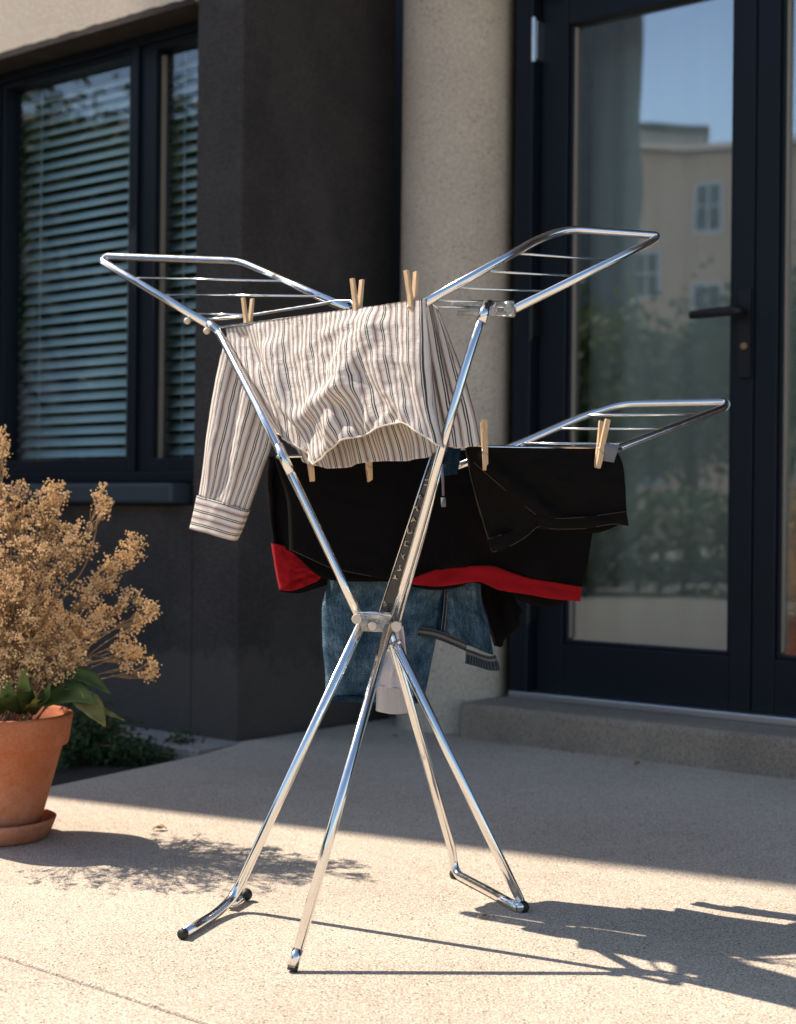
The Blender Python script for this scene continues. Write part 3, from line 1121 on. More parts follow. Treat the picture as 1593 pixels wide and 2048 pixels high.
# hem seam along the front flap
mb = MB()
hem = []
Bp = poly(lift(frontB, dS), 110)
for i in range(111):
    u_ = i / 110
    pr = math.sqrt(max(0, 1 - (2 * u_ - 1) ** 2)) ** 0.6 * 0.027
    env = min(1, 6 * u_, 6 * (1 - u_))
    hem.append(Bp[i] + nS * (pr + fold_shirt(u_, 1) * (0.3 + 0.7 * env)))
mb.tube(hem, 0.0017, 6)
M['shirt_hem'] = cloth('shirt_hem', (0.40, 0.34, 0.28), (0.66, 0.58, 0.48), weave=300)
mb.uv = {i: (i * 0.001, 0) for i in range(len(mb.v))}
wp(mb, 'hem', M['shirt_hem'], shirt, solid=0)
# sleeves
dSl = plane_d((385, 2.89), (560, 2.76))
nL = Vector((-0.60, -0.80, 0))


def fold_sl(u_, v_):
    return 0.007 * math.sin(2 * math.pi * (u_ * 2.3 - v_ * 0.35)) * (0.4 + 0.6 * math.sin(math.pi * v_)) + 0.005 * nz2(u_ * 3, v_ * 4, 4) + 0.0018 * nz2(u_ * 12, v_ * 16, 9)


mb = MB()
slT = [(455, 668), (490, 690), (560, 745)]
slL = [(455, 668), (441, 715), (424, 800), (411, 900), (400, 992)]
slR = [(560, 745), (558, 820), (540, 900), (518, 960), (496, 1021)]
cuT = [(400, 992), (450, 1005), (496, 1021)]
shell(mb, slT, cuT, cuT, slL, slR, dSl, nL, 0.013, fold_sl, nu=50, nv=60)
lsl = wp(mb, 'sleeve', M['shirt'], shirt)
mb = MB()
g0 = len(mb.v)


def cuff(mb, tp, bt, lf, rg, dp, nrm, th, nu=40, nv=14):
    for sgn in (1, -1):
        sheet(mb, tp, bt, lf, rg, dp, nrm, lambda u_, v_: sgn * (math.sqrt(max(0, 1 - (2 * u_ - 1) ** 2)) ** 0.6 * th), lambda u_, v_: 0.002 * nz2(u_ * 5, v_ * 3, sgn), nu, nv, rot=True)


cuff(mb, [(398, 990), (450, 1003), (498, 1020)], [(384, 1057), (425, 1066), (471, 1081)], [(398, 990), (391, 1025), (384, 1057)], [(498, 1020), (485, 1052), (471, 1081)], dSl, nL, 0.0165)
wp(mb, 'cuff', M['shirt'], lsl, solid=0.0018)
mb = MB()
dSr = plane_d((850, 2.42), (965, 2.47))
nR_ = Vector((-0.3, -0.95, 0))
srT = [(845, 600), (862, 604), (880, 626)]
srL = [(845, 600), (862, 720), (878, 810), (893, 893)]
srR = [(880, 626), (905, 690), (932, 765), (950, 830), (962, 892)]
shell(mb, srT, [(893, 893), (925, 896), (962, 892)], [(893, 893), (925, 893), (962, 892)], srL, srR, dSr, nR_, 0.014, fold_sl, nu=44, nv=60, uvo=(0.3, 0))
wp(mb, 'sleeve', M['shirt'], shirt)

# --- black shirt with red trim
bs = empty('black_shirt', (0, 2.55, 0))
tag(bs, 'black shirt with a red band along its hem, hung low behind the striped shirt', 'shirt')
dB = plane_d((535, 2.665), (1190, 2.80))
nB = Vector((0.34, -0.94, 0))


def fold_b(u_, v_):
    return 0.016 * math.sin(2 * math.pi * (u_ * 3.7 + 0.25 * v_ + 0.2 * nz2(u_ * 3, v_ * 2, 14))) * (0.25 + 0.75 * v_) + 0.010 * nz2(u_ * 5, v_ * 3, 11) * (0.3 + v_) + 0.003 * nz2(u_ * 16, v_ * 9, 12)


mb = MB()
bT = [(548, 913), (700, 908), (884, 902), (1000, 900), (1182, 900)]
fB = [(578, 1098), (660, 1136), (735, 1152), (795, 1163), (835, 1150), (880, 1136), (930, 1133), (985, 1133), (1025, 1146), (1060, 1157), (1110, 1166), (1166, 1174)]
bB = [(578, 1098), (660, 1160), (780, 1164), (868, 1181), (915, 1176), (957, 1166), (1020, 1182), (1050, 1204), (1088, 1215), (1135, 1210), (1166, 1174)]
shell(mb, bT, fB, bB, [(548, 913), (574, 1000), (578, 1098)], [(1182, 900), (1187, 1060), (1166, 1174)], dB, nB, 0.022, fold_b, nu=90, nv=40)
wp(mb, 'shirt_body', M['black'], bs)
# red hem band, right of the upright
dBf = lambda x: dB(x) - 0.030


def fold_r(u_, v_):
    return 0.006 * math.sin(u_ * 19) + 0.004 * nz2(u_ * 8, v_ * 2, 21)


mb = MB()
rt = [(816, 1163), (838, 1150), (880, 1137), (930, 1132), (985, 1132), (1025, 1145), (1060, 1157), (1110, 1165), (1164, 1174)]
rb2 = [(818, 1166), (840, 1170), (880, 1173), (920, 1168), (957, 1163), (1000, 1180), (1045, 1187), (1100, 1197), (1160, 1203)]
for sgn in (1,):
    sheet(mb, rt, rb2, [(816, 1163), (818, 1166)], [(1164, 1174), (1160, 1203)], dBf, nB, None, fold_r, 70, 8)
wp(mb, 'red_hem', M['red'], bs, solid=0.0022)
# left sleeve end with its own red band
dBl = plane_d((530, 2.74), (660, 2.76))
mb = MB()
shell(mb, [(536, 914), (585, 912), (640, 912)], [(544, 1087), (590, 1110), (660, 1134)], [(544, 1087), (590, 1096), (660, 1134)],
      [(536, 914), (531, 960), (538, 1030), (544, 1087)], [(640, 912), (655, 1010), (660, 1134)], dBl, nB, 0.016, fold_b, nu=30, nv=40)
wp(mb, 'sleeve', M['black'], bs)
mb = MB()
shell(mb, [(543, 1086), (590, 1100), (662, 1132)], [(560, 1180), (580, 1160), (615, 1149), (662, 1139)], [(560, 1180), (590, 1182), (635, 1165), (662, 1139)],
      [(543, 1086), (550, 1130), (560, 1180)], [(662, 1132), (662, 1140)], lambda x: dBl(x) - 0.004, nB, 0.018, lambda u_, v_: 0.004 * nz2(u_ * 8, v_ * 7, 31) + 0.003 * math.sin(u_ * 20 + v_ * 6), nu=40, nv=26, topclose=1)
wp(mb, 'red_hem', M['red'], bs, solid=0.002)
mb = MB()
sheet(mb, [(559, 1172), (600, 1140), (662, 1130)], [(562, 1183), (600, 1187), (660, 1168)], [(560, 1176), (562, 1183)], [(662, 1140), (660, 1168)], lambda x: dBl(x) + 0.024, nB, nu=30, nv=8)
wp(mb, 'sleeve_lining', M['black'], bs)
# denim edge line down the left side of the sleeve
# --- black shorts
sh = empty('black_shorts', (0, 2.55, 0))
tag(sh, 'black shorts with turned-up cuff and grey label, pegged below the lower wing', 'shorts')
dH = plane_d((930, 2.56), (1245, 2.61))
nH = Vector((0.10, -0.995, 0))


def fold_h(u_, v_):
    f = 0.008 * nz2(u_ * 3, v_ * 3, 41) * (0.3 + v_) + 0.0035 * nz2(u_ * 10, v_ * 8, 42)
    f += 0.016 * ridge(u_, v_, 0.1, 0.15, 0.44, 0.9, 0.10) - 0.010 * ridge(u_, v_, 0.2, 0.1, 0.6, 0.9, 0.08)
    return f


mb = MB()
hT = [(930, 893), (1010, 896), (1120, 898), (1232, 897)]
hL = [(930, 893), (940, 950), (955, 1010), (983, 1098)]
hR = [(1232, 897), (1246, 930), (1251, 980), (1254, 1045)]
hBf = [(983, 1098), (1020, 1086), (1052, 1068), (1074, 1045), (1110, 1050), (1170, 1050), (1220, 1048), (1254, 1045)]
hBb = [(983, 1098), (1040, 1082), (1074, 1058), (1120, 1062), (1200, 1066), (1254, 1045)]
shell(mb, hT, hBf, hBb, hL, hR, dH, nH, 0.020, fold_h, nu=70, nv=46)
wp(mb, 'shorts_body', M['charcoal'], sh)
dHf = lambda x: dH(x) - 0.024
mb = MB()
cT = [(974, 1078), (1015, 1064), (1045, 1048), (1070, 1028), (1110, 1035), (1170, 1032), (1220, 1028), (1253, 1022)]
cB = [(986, 1105), (1025, 1090), (1055, 1072), (1077, 1053), (1110, 1058), (1170, 1057), (1225, 1048), (1257, 1052)]
sheet(mb, cT, cB, [(974, 1078), (986, 1105)], [(1253, 1022), (1257, 1052)], dHf, nH, lambda u_, v_: 0.003 * math.sin(math.pi * v_), fold_r, 80, 10)
cfo = wp(mb, 'cuff', M['charcoal'], sh, solid=0.003)
mb = MB()
sheet(mb, [(1072, 1026), (1090, 1029)], [(1074, 1052), (1092, 1055)], [(1072, 1026), (1074, 1052)], [(1090, 1029), (1092, 1055)], lambda x: dHf(x) - 0.007, nH, nu=6, nv=8)
wp(mb, 'belt_loop', M['charcoal'], sh, solid=0.003)
mb = MB()
sheet(mb, [(1210, 886), (1238, 890)], [(1206, 921), (1229, 925)], [(1210, 886), (1208, 903), (1206, 921)], [(1238, 890), (1234, 905), (1229, 925)], lambda x: dH(x) - 0.016, nH, None, lambda u_, v_: 0.003 * math.sin(v_ * 5), nu=10, nv=16)
wp(mb, 'care_label', M['tag'], sh, solid=0.002)

def seam(name, pts, dfun, par, r_=0.0009, m_='thread'):
    mb = MB()
    mb.tube(poly(lift(pts, dfun), 40), r_, 5)
    mb.uv = {i: (i * 0.001, 0) for i in range(len(mb.v))}
    return wp(mb, name, M[m_], par, solid=0)


seam('seam', [(948, 925), (990, 962), (1035, 1000), (1076, 1032)], lambda x: dH(x) - 0.032, sh, 0.0005)
seam('seam', [(931, 896), (941, 950), (957, 1010), (984, 1102)], lambda x: dH(x) - 0.006, sh, 0.0006)
seam('seam', [(986, 1104), (1025, 1090), (1056, 1071), (1077, 1053), (1110, 1058), (1170, 1057), (1225, 1048), (1256, 1052)], lambda x: dHf(x) - 0.006, sh, 0.0006)
seam('seam', [(1252, 1023), (1170, 1034), (1110, 1037), (1072, 1030)], lambda x: dHf(x) - 0.006, sh, 0.0005)
seam('seam', [(579, 1098), (660, 1135), (735, 1151), (795, 1162)], lambda x: dB(x) - 0.038, bs, 0.0005)

# --- jeans
je = empty('jeans', (0, 2.55, 0))
tag(je, 'faded blue jeans hanging lowest behind the rack joint, leg ends above the ground', 'jeans')
dJ = plane_d((640, 2.78), (900, 2.83))


def fold_j(u_, v_):
    return 0.010 * math.sin(2 * math.pi * (u_ * 1.6 + 0.25 * v_)) * (0.3 + v_) + 0.006 * nz2(u_ * 3, v_ * 4, 51) + 0.0025 * nz2(u_ * 10, v_ * 14, 52)


mb = MB()
shell(mb, [(640, 914), (760, 912), (895, 909)], [(651, 1392), (700, 1397), (760, 1402), (848, 1400)], [(651, 1392), (700, 1399), (760, 1405), (848, 1400)],
      [(640, 914), (657, 1140), (644, 1215), (645, 1290), (650, 1340), (651, 1392)], [(895, 909), (893, 1150), (878, 1250), (860, 1340), (848, 1400)], dJ, nB, 0.03, fold_j, nu=50, nv=90)
wp(mb, 'jeans_leg', M['denim'], je)
mb = MB()
shell(mb, [(650, 1384), (700, 1388), (760, 1393), (849, 1391)], [(651, 1396), (700, 1401), (760, 1406), (847, 1404)], [(651, 1396), (700, 1403), (760, 1409), (847, 1404)],
      [(650, 1384), (651, 1396)], [(849, 1391), (847, 1404)], dJ, nB, 0.033, fold_j, nu=50, nv=6, topclose=1)
wp(mb, 'leg_hem', M['denim_dark'], je)
# waist end over the bar
mb = MB()
dW = plane_d((885, 2.61), (930, 2.60))
sheet(mb, [(893, 888), (922, 889)], [(888, 952), (915, 948)], [(893, 888), (891, 920), (888, 952)], [(922, 889), (920, 920), (915, 948)], dW, nB, None, lambda u_, v_: 0.004 * math.sin(u_ * 6), nu=14, nv=24)
wp(mb, 'waistband_end', M['denim_dark'], je, solid=0.003)
mb = MB()
mb.tube([P(882, 905, 2.60), P(886, 950, 2.598), P(887, 992, 2.598)], 0.0022, 8)
mb.tube([P(887, 995, 2.597), P(888, 1014, 2.597)], 0.0042, 8)
mb.uv = {i: (i * 0.001, 0) for i in range(len(mb.v))}
wp(mb, 'drawstring', M['tag'], je, solid=0)

# --- denim shorts
ds = empty('denim_shorts', (0, 2.55, 0))
tag(ds, 'blue denim shorts with stitched hems hanging below the red hem, right of the upright', 'shorts')
dD = plane_d((830, 2.83), (1000, 2.85))
mb = MB()
shell(mb, [(832, 912), (860, 911), (900, 910)], [(835, 1258), (862, 1262), (890, 1270)], [(835, 1256), (862, 1262), (890, 1270)],
      [(832, 912), (830, 1170), (834, 1215), (835, 1258)], [(900, 910), (900, 1170), (892, 1220), (890, 1270)], dD, nB, 0.016, fold_j, nu=26, nv=70)
wp(mb, 'shorts_leg', M['denim_dark'], ds)
mb = MB()
dD2 = lambda x: dD(x) - 0.022
shell(mb, [(880, 912), (930, 910), (965, 909)], [(884, 1268), (910, 1277), (936, 1290), (988, 1310)], [(884, 1268), (910, 1277), (936, 1290), (988, 1310)],
      [(880, 912), (888, 1170), (884, 1268)], [(965, 909), (962, 1180), (976, 1240), (988, 1310)], dD2, nB, 0.014, fold_j, nu=40, nv=70)
wp(mb, 'shorts_leg', M['denim'], ds)
for (tp, bt, dd_) in (([(834, 1254), (862, 1258), (890, 1266), (932, 1284)], [(834, 1270), (862, 1274), (890, 1283), (931, 1301)], 0.042),
                      ([(931, 1296), (955, 1306), (978, 1312), (990, 1310)], [(931, 1326), (955, 1333), (980, 1340), (999, 1340)], 0.046)):
    mb = MB()
    sheet(mb, tp, bt, [tp[0], bt[0]], [tp[-1], bt[-1]], lambda x: dD(x) - dd_, nB, lambda u_, v_: 0.003 * math.sin(math.pi * v_), lambda u_, v_: 0.003 * math.sin(u_ * 9), 50, 8)
    hm = wp(mb, 'stitched_hem', M['denim_hem'], ds, solid=0.004)
for (pa, pb) in (([(891, 1178), (887, 1230), (882, 1262)]), ([(897, 1178), (894, 1230), (889, 1264)])) if False else ():
    pass
mb = MB()
for dx in (0, 6):
    mb.tube([P(892 + dx, 1160, dD2(892) - 0.0125), P(888 + dx, 1215, dD2(888) - 0.0135), P(883 + dx, 1262, dD2(884) - 0.0135)], 0.0009, 5)
mb.uv = {i: (i * 0.003, 0) for i in range(len(mb.v))}
wp(mb, 'seam', M['denim_hem'], ds, solid=0)
# --- dark cloth corner
bc = empty('black_vest', (0, 2.55, 0))
tag(bc, 'plain black vest, its pointed corner showing right of the denim shorts', 'vest')
dV = plane_d((950, 2.88), (1050, 2.87))
mb = MB()
shell(mb, [(930, 910), (980, 908), (1040, 906)], [(987, 1290), (995, 1293), (1006, 1285), (1046, 1222)], [(987, 1290), (995, 1293), (1006, 1285), (1046, 1222)],
      [(930, 910), (952, 1165), (965, 1220), (987, 1290)], [(1040, 906), (1030, 1180), (1046, 1222)], dV, nB, 0.012, fold_j, nu=30, nv=60)
wp(mb, 'vest_body', M['black'], bc)
# --- pale grey cloth behind the legs
gc = empty('grey_sock', (0, 2.55, 0))
tag(gc, 'pale grey sock with ribbed end hanging behind the rack legs', 'sock')
dG = plane_d((750, 2.735), (830, 2.735))
mb = MB()
shell(mb, [(772, 1250), (788, 1250), (806, 1252)], [(756, 1372), (790, 1376), (824, 1385)], [(756, 1372), (790, 1376), (824, 1385)], [(772, 1250), (776, 1310), (764, 1340), (756, 1372)], [(806, 1252), (812, 1310), (820, 1350), (824, 1385)], dG, nB, 0.014, fold_sl, nu=24, nv=30)
wp(mb, 'sock_foot', M['grey'], gc)
mb = MB()
shell(mb, [(756, 1370), (790, 1374), (824, 1383)], [(754, 1422), (780, 1426), (826, 1423)], [(754, 1422), (780, 1427), (826, 1423)], [(756, 1370), (754, 1422)], [(824, 1383), (826, 1423)], dG, nB, 0.016, lambda u_, v_: 0.0012 * math.sin(u_ * 150), nu=90, nv=14, topclose=1)
wp(mb, 'ribbed_cuff', M['grey_rib'], gc)


# ---------------------------------------------------------------- clothespins
def prong(mb, side, spread):
    # one stick: wide end up, tapering jaw down; x = width, y = clamping direction
    L0, L1 = 0.052, -0.034
    w_ = 0.0048
    prof = [(L1, 0.0006, 0.0030), (L1 + 0.012, 0.0006, 0.0062), (0.0, 0.0010, 0.0072), (0.012, 0.0018, 0.0076), (L0, spread, spread + 0.0050)]
    vs, fs = [], []
    for (z, yi, yo) in prof:
        vs += [(-w_, side * yi, z), (w_, side * yi, z), (w_, side * yo, z), (-w_, side * yo, z)]
    for i in range(len(prof) - 1):
        a = i * 4
        for k in range(4):
            fs.append((a + k, a + (k + 1) % 4, a + 4 + (k + 1) % 4, a + 4 + k))
    fs += [(0, 3, 2, 1), tuple(len(vs) - 4 + k for k in range(4))]
    mb.add(vs, fs)


pin0 = empty('clothespin')
for sd_ in (1, -1):
    mb = MB()
    prong(mb, sd_, 0.0075)
    mb.build('prong', M['wood'], pin0, bevel=0.0006)
mb = MB()
hx = []
for k in range(40):
    a = k / 40 * 2 * math.pi * 3
    hx.append((-0.005 + 0.010 * k / 39, 0.0042 * math.cos(a), 0.004 + 0.0042 * math.sin(a)))
mb.tube(hx, 0.0007, 6)
for s_ in (1, -1):
    mb.tube([(s_ * 0.005, 0.004 * s_, 0.004), (s_ * 0.0052, 0.0076 * s_, -0.006), (-s_ * 0.004, 0.0078 * s_, -0.008)], 0.0007, 6)
mb.build('spring', M['spring'], pin0, smooth=True)


def copy_tree(o, parent=None):
    c = o.copy()
    COL.objects.link(c)
    if parent: c.parent = parent
    for ch in list(o.children):
        copy_tree(ch, c)
    return c


# (px of the clamped point, depth, yaw, roll, lean, label)
pins = [((497, 652), 2.78, -53, -3, 0, 'wooden clothespin gripping the shirt collar side, nearest the left upright'),
        ((716, 620), 2.505, -52, -3, 0, 'wooden clothespin in the middle of the striped shirt top edge'),
        ((826, 606), 2.392, -52, -6, 0, 'wooden clothespin at the right end of the striped shirt top edge'),
        ((621, 925), 2.672, 16, -8, 8, 'wooden clothespin half hidden below the striped hem, left of its neighbour'),
        ((738, 926), 2.705, 16, -5, 6, 'wooden clothespin poking out below the scalloped striped hem over black cloth'),
        ((970, 902), 2.566, 4, -1, -10, 'upright wooden clothespin on the black shorts beside the striped sleeve'),
        ((1201, 898), 2.602, 24, 13, -6, 'tilted wooden clothespin beside the grey label of the black shorts')]
for i, (px, d, yaw, rl, ln, lab) in enumerate(pins):
    if i > 2:
        d = (dB(px[0]) - 0.017) if i < 5 else (dH(px[0]) - 0.013)
    o = pin0 if i == 0 else copy_tree(pin0)
    o.location = P(px[0], px[1], d)
    if i in (3, 4):
        o.rotation_euler = (R_(ln), R_(rl), R_(yaw))
    else:
        o.rotation_euler = (R_(ln), R_(rl), R_(yaw))
    tag(o, lab, 'clothespin', 'clothespins on the drying rack')

# ---------------------------------------------------------------- pot, saucer, plant
pc = G(-8, 1674)
mb = MB()
mb.lathe([(0.0, 0.0), (0.098, 0.0), (0.112, 0.006), (0.124, 0.036), (0.126, 0.042), (0.122, 0.044), (0.116, 0.040), (0.100, 0.014), (0.0, 0.013)], (0, 0, 0), 64)
o = mb.build('plant_saucer', M['terracotta'], smooth=True)
o.location = pc
tag(o, 'round terracotta saucer under the flower pot on the terrace', 'saucer')
pot = empty('flower_pot', pc + Vector((0, 0, 0.014)))
tag(pot, 'terracotta flower pot with a thick rim standing in a saucer', 'flower pot')
mb = MB()
mb.lathe([(0.0, 0.0), (0.086, 0.0), (0.090, 0.004), (0.139, 0.188), (0.140, 0.190)], (0, 0, 0), 72)
mb.build('pot_body', M['terracotta'], pot, smooth=True)
mb = MB()
mb.lathe([(0.1385, 0.187), (0.1480, 0.186), (0.1500, 0.190), (0.1585, 0.246), (0.1570, 0.251), (0.150, 0.252), (0.146, 0.248), (0.138, 0.19)], (0, 0, 0), 72)
mb.build('pot_rim', M['terracotta'], pot, smooth=True)
mb = MB()
mb.lathe([(0.0, 0.222), (0.08, 0.219), (0.143, 0.214)], (0, 0, 0), 40)
mb.build('potting_soil', M['soil'], pot, smooth=True)

plant = empty('dried_flower_plant', pc + Vector((0, 0, 0.22)))
tag(plant, 'bushy plant of dried tan flower heads growing in the terracotta pot', 'plant')
PB = pc + Vector((0, 0, 0.22))
random.seed(21)
Dp = pc.y
# blobs: px x, y, rx, ry, depth spread, clusters
blobs = [(25, 1210, 105, 120, 0.16, 120), (60, 1110, 85, 80, 0.14, 78), (100, 1020, 38, 50, 0.05, 30), (112, 985, 24, 28, 0.03, 10), (22, 1010, 40, 62, 0.07, 32), (-2, 885, 16, 42, 0.03, 10),
         (0, 920, 30, 40, 0.05, 8), (150, 1085, 45, 42, 0.06, 26), (207, 1003, 19, 40, 0.02, 15), (268, 1095, 28, 26, 0.03, 15), (235, 1125, 30, 18, 0.03, 13),
         (215, 1160, 28, 26, 0.04, 14), (185, 1185, 34, 24, 0.04, 15), (258, 1200, 24, 20, 0.03, 11), (296, 1222, 26, 18, 0.03, 14), (276, 1250, 18, 16, 0.03, 7), (210, 1235, 32, 22, 0.04, 13), (160, 1245, 50, 46, 0.08, 32),
         (240, 1290, 24, 22, 0.03, 11), (272, 1305, 24, 20, 0.03, 12), (302, 1342, 13, 26, 0.02, 10), (258, 1335, 8, 14, 0.02, 4), (120, 1310, 66, 52, 0.12, 44), (40, 1330, 80, 55, 0.14, 56), (15, 1390, 34, 26, 0.05, 10), (70, 1395, 22, 22, 0.05, 6), (60, 1260, 90, 80, 0.10, 70), (-10, 1240, 70, 100, 0.10, 50), (75, 1345, 70, 45, 0.06, 34),
         (-90, 1130, 90, 130, 0.16, 70), (-130, 1260, 80, 90, 0.16, 40), (-60, 980, 50, 60, 0.1, 26), (-190, 1120, 40, 50, 0.05, 16)]
ico_bm = bmesh.new()
bmesh.ops.create_icosphere(ico_bm, subdivisions=1, radius=1)
ICOV = [v.co.copy() for v in ico_bm.verts]
ICOF = [tuple(v.index for v in f.verts) for f in ico_bm.faces]
ico_bm.free()
heads, twigs = MB(), MB()
for (bx, by, rx, ry, ds_, n) in blobs:
    cen = P(bx, by, Dp + random.uniform(-0.05, 0.05))
    # main stem of this spray
    side = cen - PB
    rootp = PB + Vector((side.x * 0.12 + random.uniform(-.03, .03), random.uniform(-.03, .03), -0.01))
    mid = rootp.lerp(cen, 0.5) + Vector((-side.x * 0.10, 0, 0.06))
    sp = [rootp * (1 - t_) ** 2 + mid * 2 * t_ * (1 - t_) + cen * t_ * t_ for t_ in [k / 9 for k in range(10)]]
    twigs.tube(sp, [0.0020 - 0.0012 * k / 9 for k in range(10)], 6)
    for k in range(int(n * (1.55 if n > 40 else 1.35))):
        while True:
            ox, oy, oz = random.uniform(-1, 1), random.uniform(-1, 1), random.uniform(-1, 1)
            if ox * ox + oy * oy + oz * oz < 1: break
        cp = cen + RT * (ox * rx * Dp / FPX) + UP * (oy * ry * Dp / FPX) + FW * (oz * ds_ * 1.5)
        sp_i = sp[random.randint(7, 9)]
        md = sp_i.lerp(cp, 0.55) + Vector((random.uniform(-.006, .006), random.uniform(-.006, .006), -0.006))
        twigs.tube([sp_i, md, cp], [0.0009, 0.0007, 0.0006], 4, caps=False)
        for q_ in range(random.randint(10, 15)):
            dv = Vector((random.gauss(0, 1), random.gauss(0, 1), random.gauss(0, 1) + 0.4)).normalized()
            bp_ = cp + dv * random.uniform(0.003, 0.0150)
            r_ = random.uniform(0.0013, 0.0028)
            b0 = len(heads.v)
            sx, sy, sz = (random.uniform(0.8, 1.25) * r_ for _ in range(3))
            heads.v += [Vector((bp_.x + v.x * sx, bp_.y + v.y * sy, bp_.z + v.z * sz)) for v in ICOV]
            heads.f += [tuple(i + b0 for i in f) for f in ICOF]
# a few bare curved stems that stand clear in the picture
for pts in ([(60, 1300), (110, 1200), (160, 1150), (185, 1095), (195, 1045), (200, 1010)], [(40, 1150), (48, 1080), (42, 1000), (36, 975)], [(100, 1290), (170, 1275), (225, 1260), (250, 1240)], [(130, 1340), (180, 1325), (222, 1316)]):
    w3 = [P(x, y, Dp - 0.02) for x, y in pts]
    w3 = [v for v in poly(w3, 20)]
    twigs.tube(w3, 0.0017, 6)
heads.v = [v - PB for v in heads.v]
twigs.v = [v - PB for v in twigs.v]
heads.build('flower_heads', M['bud'], plant)
twigs.build('stems', M['twig'], plant, smooth=True)


def leaf(a, b, c, wd, m_, droop=0.0, parent=None, d0=0.0):
    pts = poly([P(*a), P(*b), P(*c)], 14)
    L_ = (pts[-1] - pts[0])
    nn = Vector((random.uniform(-.2, .2), -0.7, 0.7))
    mb = MB()
    for i, p in enumerate(pts):
        t_ = i / 14
        wv = wd * (math.sin(math.pi * min(1, t_ ** 0.75)) ** 0.9) * (1 if t_ < 0.9 else 0.9) + 0.0006
        tg = (pts[min(i + 1, 14)] - pts[max(i - 1, 0)]).normalized()
        sd2 = tg.cross(nn).normalized()
        up = sd2.cross(tg)
        for s_ in (-1, -0.5, 0, 0.5, 1):
            mb.v.append(p - PB + sd2 * (wv * s_) + up * (abs(s_) * wv * 0.35 + 0.0015 * math.sin(t_ * 22 + s_ * 2)))
    for i in range(14):
        for k in range(4):
            a_ = i * 5 + k
            mb.f.append((a_, a_ + 1, a_ + 6, a_ + 5))
    return mb.build('leaf', m_, plant, smooth=True, solid=0.0006)


random.seed(4)
leaf((70, 1400, Dp - .02), (150, 1390, Dp - .08), (196, 1408, Dp - .10), 0.034, M['leaf'])
leaf((90, 1395, Dp - .02), (165, 1352, Dp - .04), (222, 1388, Dp - .04), 0.022, M['leaf'])
leaf((150, 1388, Dp - .06), (185, 1415, Dp - .10), (212, 1454, Dp - .13), 0.024, M['leaf_old'])
leaf((110, 1392, Dp + .0), (140, 1368, Dp - .05), (180, 1378, Dp - .05), 0.025, M['leaf'])
leaf((175, 1400, Dp - .08), (215, 1425, Dp - .10), (250, 1441, Dp - .10), 0.006, M['leaf_old'])
leaf((40, 1430, Dp), (20, 1395, Dp - .10), (8, 1350, Dp - .13), 0.026, M['leaf'])
leaf((50, 1430, Dp), (48, 1385, Dp - .11), (52, 1330, Dp - .14), 0.022, M['leaf'])
leaf((70, 1430, Dp), (92, 1400, Dp - .10), (100, 1365, Dp - .12), 0.020, M['leaf'])
leaf((60, 1425, Dp), (75, 1405, Dp - .12), (70, 1380, Dp - .15), 0.018, M['leaf_old'])
leaf((0, 1430, Dp), (-40, 1390, Dp - .08), (-90, 1370, Dp - .10), 0.028, M['leaf'])
leaf((-30, 1430, Dp), (-100, 1400, Dp - .05), (-160, 1420, Dp - .06), 0.026, M['leaf'])

# ---------------------------------------------------------------- low shrubs in the bed


def leaf_quad(mb, p, s_):
    a = Vector((random.gauss(0, 1), random.gauss(0, 1), random.gauss(0, 1))).normalized()
    b = a.cross(Vector((random.gauss(0, 1), random.gauss(0, 1), random.gauss(0, 1)))).normalized()
    i = len(mb.v)
    mb.v += [p - a * s_, p + b * s_ * 0.5, p + a * s_, p - b * s_ * 0.5]
    mb.f.append((i, i + 1, i + 2, i + 3))


def shrub(px, py, rx, ry, rz, n, s_, lab):
    base = G(px, py, -0.05)
    o = empty('shrub', base)
    tag(o, lab, 'shrub')
    fm, tm = MB(), MB()
    for k in range(max(10, n // 60)):
        a, rr = random.uniform(0, 2 * math.pi), random.random() ** 0.6
        tip = Vector((math.cos(a) * rr * rx, math.sin(a) * rr * ry, rz * random.uniform(0.45, 1.05) * (1 - 0.45 * rr * rr)))
        tm.tube([Vector((tip.x * 0.3, tip.y * 0.3, 0)), tip * 0.6 + Vector((0, 0, 0.02)), tip], 0.0014, 4)
        for q_ in range(60):
            t_ = random.uniform(0.35, 1.0)
            leaf_quad(fm, tip * t_ + Vector((random.gauss(0, 0.018), random.gauss(0, 0.018), random.gauss(0, 0.014))), s_ * random.uniform(0.6, 1.2))
    fm.build('foliage', M['shrub'], o)
    tm.build('stem', M['twig'], o)


random.seed(9)
shrub(170, 1525, 0.17, 0.20, 0.17, 3600, 0.011, 'dark green low shrub just right of the terracotta pot against the wall')
shrub(60, 1500, 0.22, 0.22, 0.20, 2400, 0.011, 'dark green low shrub hidden behind the terracotta pot')
shrub(272, 1530, 0.14, 0.09, 0.06, 1500, 0.009, 'flat green creeping shrub along the terrace edge')
shrub(362, 1515, 0.055, 0.05, 0.075, 900, 0.008, 'small bright green tuft nearest the house corner')

# ---------------------------------------------------------------- what the glass reflects: houses and trees across the street


